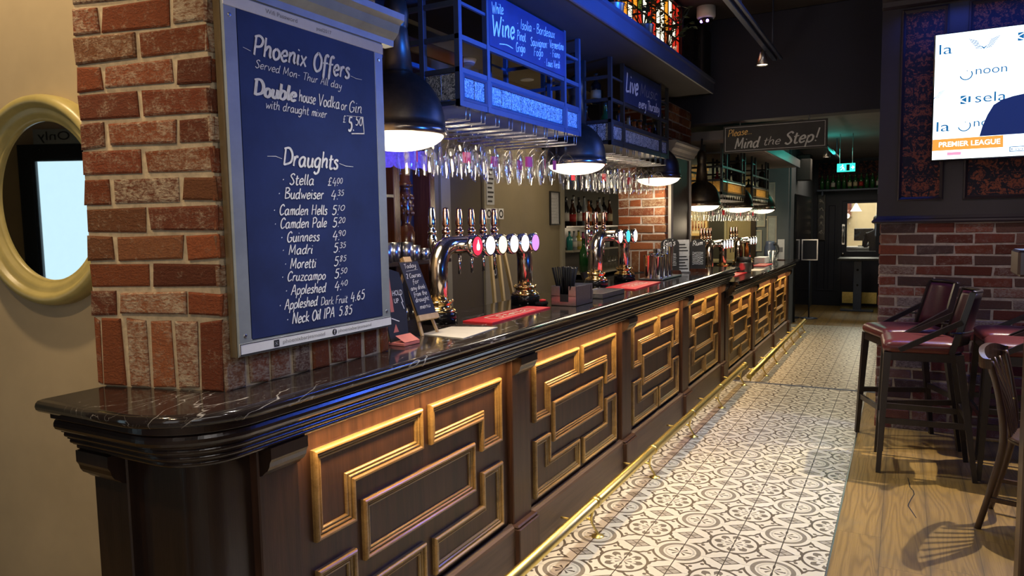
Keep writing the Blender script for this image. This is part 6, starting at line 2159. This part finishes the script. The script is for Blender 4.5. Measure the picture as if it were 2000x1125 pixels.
o.location = (-0.9, 11.1, 2.45)
t = thing('track_light', 'dark lighting track with a small spotlight in the far room, right of the hanging sign', 'track light', (-0.95, 9, 2.5))
P('track', MB().bbox(-.90, 7.4, 2.46, -.865, 11.9, 2.49, .003), MT['rack_metal'], t)
for y in (8.0, 11.5):
    P('suspension_rod', MB().cyl((-.88, y, 2.49), (-.88, y, 2.72), .005, n=8), MT['rack_metal'], t)
sp = P('spotlight', MB().lathe([(.014, 0), (.045, -.11), (.042, -.11), (0, -.04)], (-.90, 10.2, 2.46), 18), MT['steel'], t)
P('spot_lens', MB().lathe([(0, -.105), (.040, -.105), (.040, -.10), (0, -.10)], (-.90, 10.2, 2.46), 18), MT['lamp_glow'], sp)
t = thing('loudspeaker', 'black wall loudspeaker high on the passage wall, left of the exit sign', 'loudspeaker', (-1.45, 12.9, 2.3))
P('cabinet', MB().bbox(-1.575, 12.7, 2.20, -1.36, 12.95, 2.62, .01), MT['black'], t)
P('bracket', MB().box(-1.60, 12.78, 2.35, -1.575, 12.86, 2.45), MT['steel'], t)
# wine shelf above the far door
t = thing('wine_shelf', 'high shelf of wine bottles across the far wall above the door', 'shelf', (-0.9, 15.3, 2.13))
P('shelf_board', MB().bbox(-1.5, 15.15, 2.10, 0.5, 15.388, 2.135, .004), MT['rack_metal'], t)
P('shelf_bracket', MB().box(-1.42, 15.2, 2.02, -1.39, 15.388, 2.10).box(-.45, 15.2, 2.02, -.42, 15.388, 2.10), MT['rack_metal'], t)
random.seed(53)
wl = ['green wine bottle', 'green wine bottle', 'white labelled wine bottle', 'green wine bottle', 'green wine bottle', 'cream labelled wine bottle', 'cream labelled wine bottle', 'red labelled wine bottle', 'green wine bottle', 'green wine bottle', 'white labelled wine bottle', 'green wine bottle']
for i, w in enumerate(wl):
    lab = {'w': 'white', 'c': 'cream', 'r': 'red'}.get(w[0])
    bottle(-1.42 + i * .098, 15.28, 2.1355, .30, .038, 1, 'green', lab, '%s, %s from the left on the high far shelf' % (w, ORD[i]), 'bottles on the high far shelf')
# pictures on the end wall, lettered post, notice stand
for i, (x, z0, z1, w, lb) in enumerate(((-2.02, 1.45, 2.02, .16, 'tall white-framed picture highest on the end wall of the far bar'), (-1.86, 1.70, 2.15, .13, 'narrow pale framed picture at the right of the end wall'), (-1.84, 1.20, 1.62, .15, 'oval-topped pale framed picture low on the end wall'), (-2.06, 1.06, 1.40, .14, 'small pale framed picture lowest left on the end wall'))):
    t = thing('framed_picture', lb, 'picture', (x, 11.99, z0), 'pictures on the end wall')
    P('frame', MB().sweep([(x - w / 2, z0), (x + w / 2, z0), (x + w / 2, z1), (x - w / 2, z1)], [(0, 0), (0, .02), (.02, .02), (.022, 0)], lambda u, v, h: (u, 11.999 - h, v)), MT['stone'], t)
    P('picture', MB().box(x - w / 2 + .02, 11.99, z0 + .02, x + w / 2 - .02, 11.998, z1 - .02), MT['frame_grey'], t)
we = bpy.data.objects['wall_end']
P('tan_panel', MB().box(-2.55, 11.985, .9, -2.16, 11.999, 2.3), MT['olive_wall'], we)
P('dark_panel', MB().box(-2.86, 11.985, .9, -2.56, 11.999, 2.3), MT['black'], we)
P('wall_post', MB().bbox(-2.16, 11.96, -.15, -2.08, 11.999, 2.6, .004), MT['dark_wood'], we)
P('pale_post', MB().bbox(-2.58, 11.965, -.15, -2.54, 11.999, 2.4, .004), MT['olive_trim'], we)
mb = MB()
random.seed(3)
bricks(mb, lambda u, z, d: (-3.3 + u, 11.999 - d, z), .46, .80, 2.5, [(.42, .24, .08), (.48, .30, .12), (.36, .18, .06)], wash=(.2, 1))
P('yellow_brickwork', mb, MT['brick'], we)
t = thing('optics_cabinet', 'pale wooden wall cabinet of spirit optics on the lit brick of the end wall', 'cabinet', (-2.98, 11.9, 1.3))
P('cabinet_frame', MB().sweep([(-3.14, 1.32), (-2.83, 1.32), (-2.83, 1.78), (-3.14, 1.78)], [(0, 0), (0, .12), (.035, .12), (.04, .02), (.04, 0)], lambda u, v, h: (u, 11.985 - h, v)), MT['pine'], t)
P('cabinet_back', MB().box(-3.11, 11.95, 1.34, -2.86, 11.98, 1.75), MT['paper'], t)
for i in range(5):
    P('optic', MB().lathe([(0, 0), (.012, 0), (.014, .06), (.008, .10), (.010, .14), (0, .145)], (-3.08 + i * .048, 11.92, 1.42), 12), MT['copper'], t)
t = thing('back_counter', 'back shelf with dark fridges below, at the end of the far bar', 'back counter', (-2.6, 11.6, -.16))
P('counter', MB().bbox(-3.25, 11.4, -.16, -2.1, 11.98, .90, .006), MT['black'], t)
P('counter_top', MB().bbox(-3.28, 11.38, .90, -2.1, 11.98, .935, .004), MT['olive_trim'], t)
t = thing('lettered_plaque', 'vertical plaque of carved cream letters on the corner beside the dark doorway', 'plaque', (-1.42, 15.0, 1.5))
P('plaque_board', MB().bbox(-1.50, 15.36, 1.15, -1.36, 15.399, 2.05, .004), MT['dark_wood'], t)
mb = MB()
random.seed(9)
for i in range(5):
    zc = 1.92 - i * .15
    for q in range(3):
        mb.lathe([(0, -.012), (.014, -.008), (.018, 0), (0, .004)], (-1.43 + random.uniform(-.035, .035), 15.352, zc + random.uniform(-.04, .04)), 10, 'y')
    mb.tube([(-1.47, 15.352, zc - .05), (-1.43, 15.348, zc + .02), (-1.39, 15.352, zc - .045)], .012, 6)
P('carved_letters', mb, MT['stone'], t)
t = thing('notice_stand', 'thin metal stand holding a grey framed notice in front of the dark doorway', 'notice stand', (-1.42, 13.2, FZ))
P('stand_base', MB().lathe([(0, 0), (.14, 0), (.14, .012), (.02, .02), (0, .02)], (-1.40, 13.2, FZ + .0005), 24), MT['rack_metal'], t)
P('pole', MB().cyl((-1.40, 13.2, FZ), (-1.40, 13.2, 1.12), .012, n=10), MT['rack_metal'], t)
P('notice_frame', MB().sweep([(-1.53, .86), (-1.27, .86), (-1.27, 1.22), (-1.53, 1.22)], [(0, -.008), (0, .008), (.018, .008), (.018, -.008)], lambda u, v, h: (u, 13.18 - h, v)), MT['steel'], t)
P('notice_sheet', MB().box(-1.512, 13.176, .878, -1.288, 13.184, 1.202), MT['dark_blue_wall'], t)
# tall table just before the far door
t = thing('side_table', 'dark timber pedestal table with bolted post in front of the far door', 'table', (-.72, 14.6, FZ))
P('table_top', MB().bbox(-1.05, 14.3, .80, -.30, 14.95, .84, .006), MT['black'], t)
P('table_post', MB().bbox(-.79, 14.55, FZ + .02, -.65, 14.69, .80, .006), MT['rack_metal'], t)
P('table_foot', MB().bbox(-1.0, 14.5, FZ + .0005, -.45, 14.74, FZ + .03, .004), MT['rack_metal'], t)
P('bolt', MB().lathe([(0, -.012), (.018, -.010), (.02, 0)], (-.72, 14.548, .62), 12, 'y').lathe([(0, -.012), (.018, -.010), (.02, 0)], (-.72, 14.548, .34), 12, 'y'), MT['black_gloss'], t)
# the room beyond the far door
t = thing('work_counter', 'white work counter in the room seen through the far door', 'counter', (-.9, 16.6, FZ))
P('counter_body', MB().bbox(-1.8, 16.5, FZ, .2, 17.1, .94, .006), MT['white'], t)
P('counter_top', MB().bbox(-1.85, 16.45, .94, .25, 17.12, .98, .004), MT['steel'], t)
t = thing('monitor', 'dark computer monitor on the counter beyond the far door', 'monitor', (-.72, 16.85, .98))
P('screen_case', MB().bbox(-.92, 16.84, 1.10, -.55, 16.88, 1.36, .006), MT['black_gloss'], t)
P('stand', MB().bbox(-.76, 16.84, .9805, -.70, 16.90, 1.12, .004).bbox(-.84, 16.78, .9805, -.62, 16.96, .995, .004), MT['black'], t)
t = thing('pendant_lamp', 'white conical pendant lamp glowing in the room beyond the far door', 'pendant lamp', (-.88, 16.6, 1.7))
P('shade', MB().lathe([(.11, 0), (.07, .06), (.02, .16), (.015, .2)], (-.88, 16.6, 1.72), 24, caps=False), MT['lamp_glow'], t)
P('flex', MB().cyl((-.88, 16.6, 1.9), (-.88, 16.6, 2.72), .006, n=8), MT['black'], t)
t = thing('wall_cabinet', 'dark wall cabinet hanging at the left in the room beyond the far door', 'cabinet', (-1.5, 18.7, 1.5))
P('cabinet_body', MB().bbox(-1.75, 18.5, 1.62, -1.08, 18.89, 2.3, .006), MT['mahogany'], t)
P('cabinet_door', MB().bbox(-1.73, 18.48, 1.64, -1.43, 18.5, 2.28, .004).bbox(-1.40, 18.48, 1.64, -1.10, 18.5, 2.28, .004), MT['mahogany'], t)
t = thing('coffee_machine', 'dark box-shaped machine on the counter at the left beyond the far door', 'machine', (-1.25, 16.8, .98))
P('machine_body', MB().bbox(-1.45, 16.65, .9805, -1.05, 17.0, 1.42, .01), MT['black_gloss'], t)
P('machine_tray', MB().bbox(-1.42, 16.58, .9805, -1.08, 16.65, 1.02, .004), MT['steel'], t)
# person at the counter
t = thing('person', 'person in dark clothing seen from behind through the pane of the far door', 'person', (-.45, 16.2, FZ))
def skin(name, pts, edges, rad, mat, parent, lv=2):
    me = bpy.data.meshes.new(name)
    me.from_pydata(pts, edges, [])
    o = bpy.data.objects.new(name, me)
    COL.objects.link(o)
    m = o.modifiers.new('skin', 'SKIN')
    for sv, r in zip(me.skin_vertices[0].data, rad):
        sv.radius = r if isinstance(r, tuple) else (r, r)
    me.skin_vertices[0].data[0].use_root = True
    s_ = o.modifiers.new('sub', 'SUBSURF')
    s_.levels = s_.render_levels = lv
    dg = bpy.context.evaluated_depsgraph_get()
    me2 = bpy.data.meshes.new_from_object(o.evaluated_get(dg))
    bpy.data.objects.remove(o)
    me2.materials.clear()
    me2.materials.append(mat)
    for p in me2.polygons:
        p.use_smooth = True
    return P(name, me2, mat, parent)
cloth = simple('dark_clothing', (.02, .022, .035), .8)
skinm = simple('skin', (.45, .26, .18), .5)
ox, oy, oz = -.45, 16.22, FZ
q = lambda x, y, z: (ox + x, oy + y, oz + z)
skin('body', [q(0, 0, .92), q(0, .01, 1.15), q(0, .03, 1.36), q(0, .05, 1.48), q(0, .07, 1.60), q(0, .085, 1.70),
              q(.18, .03, 1.38), q(.25, .04, 1.16), q(.20, .16, 1.16), q(.16, .24, 1.20), q(-.18, .03, 1.38), q(-.25, .04, 1.16), q(-.20, .16, 1.16), q(-.16, .24, 1.20),
              q(.09, 0, .86), q(.10, .02, .48), q(.10, -.01, .08), q(.10, .12, .04), q(-.09, 0, .86), q(-.10, .02, .48), q(-.10, -.01, .08), q(-.10, .12, .04)],
     [(0, 1), (1, 2), (2, 3), (3, 4), (4, 5), (2, 6), (6, 7), (7, 8), (8, 9), (2, 10), (10, 11), (11, 12), (12, 13), (0, 14), (14, 15), (15, 16), (16, 17), (0, 18), (18, 19), (19, 20), (20, 21)],
     [(.15, .11), (.14, .10), (.16, .10), .055, .088, .075, .062, .048, .040, .035, .062, .048, .040, .035, .085, .06, .045, .035, .085, .06, .045, .035], cloth, t)
P('hair', MB().lathe([(0, -.10), (.085, -.06), (.100, .0), (.090, .07), (.05, .115), (0, .125)], q(0, .065, 1.665), 18), simple('dark_hair', (.015, .010, .008), .6), t)
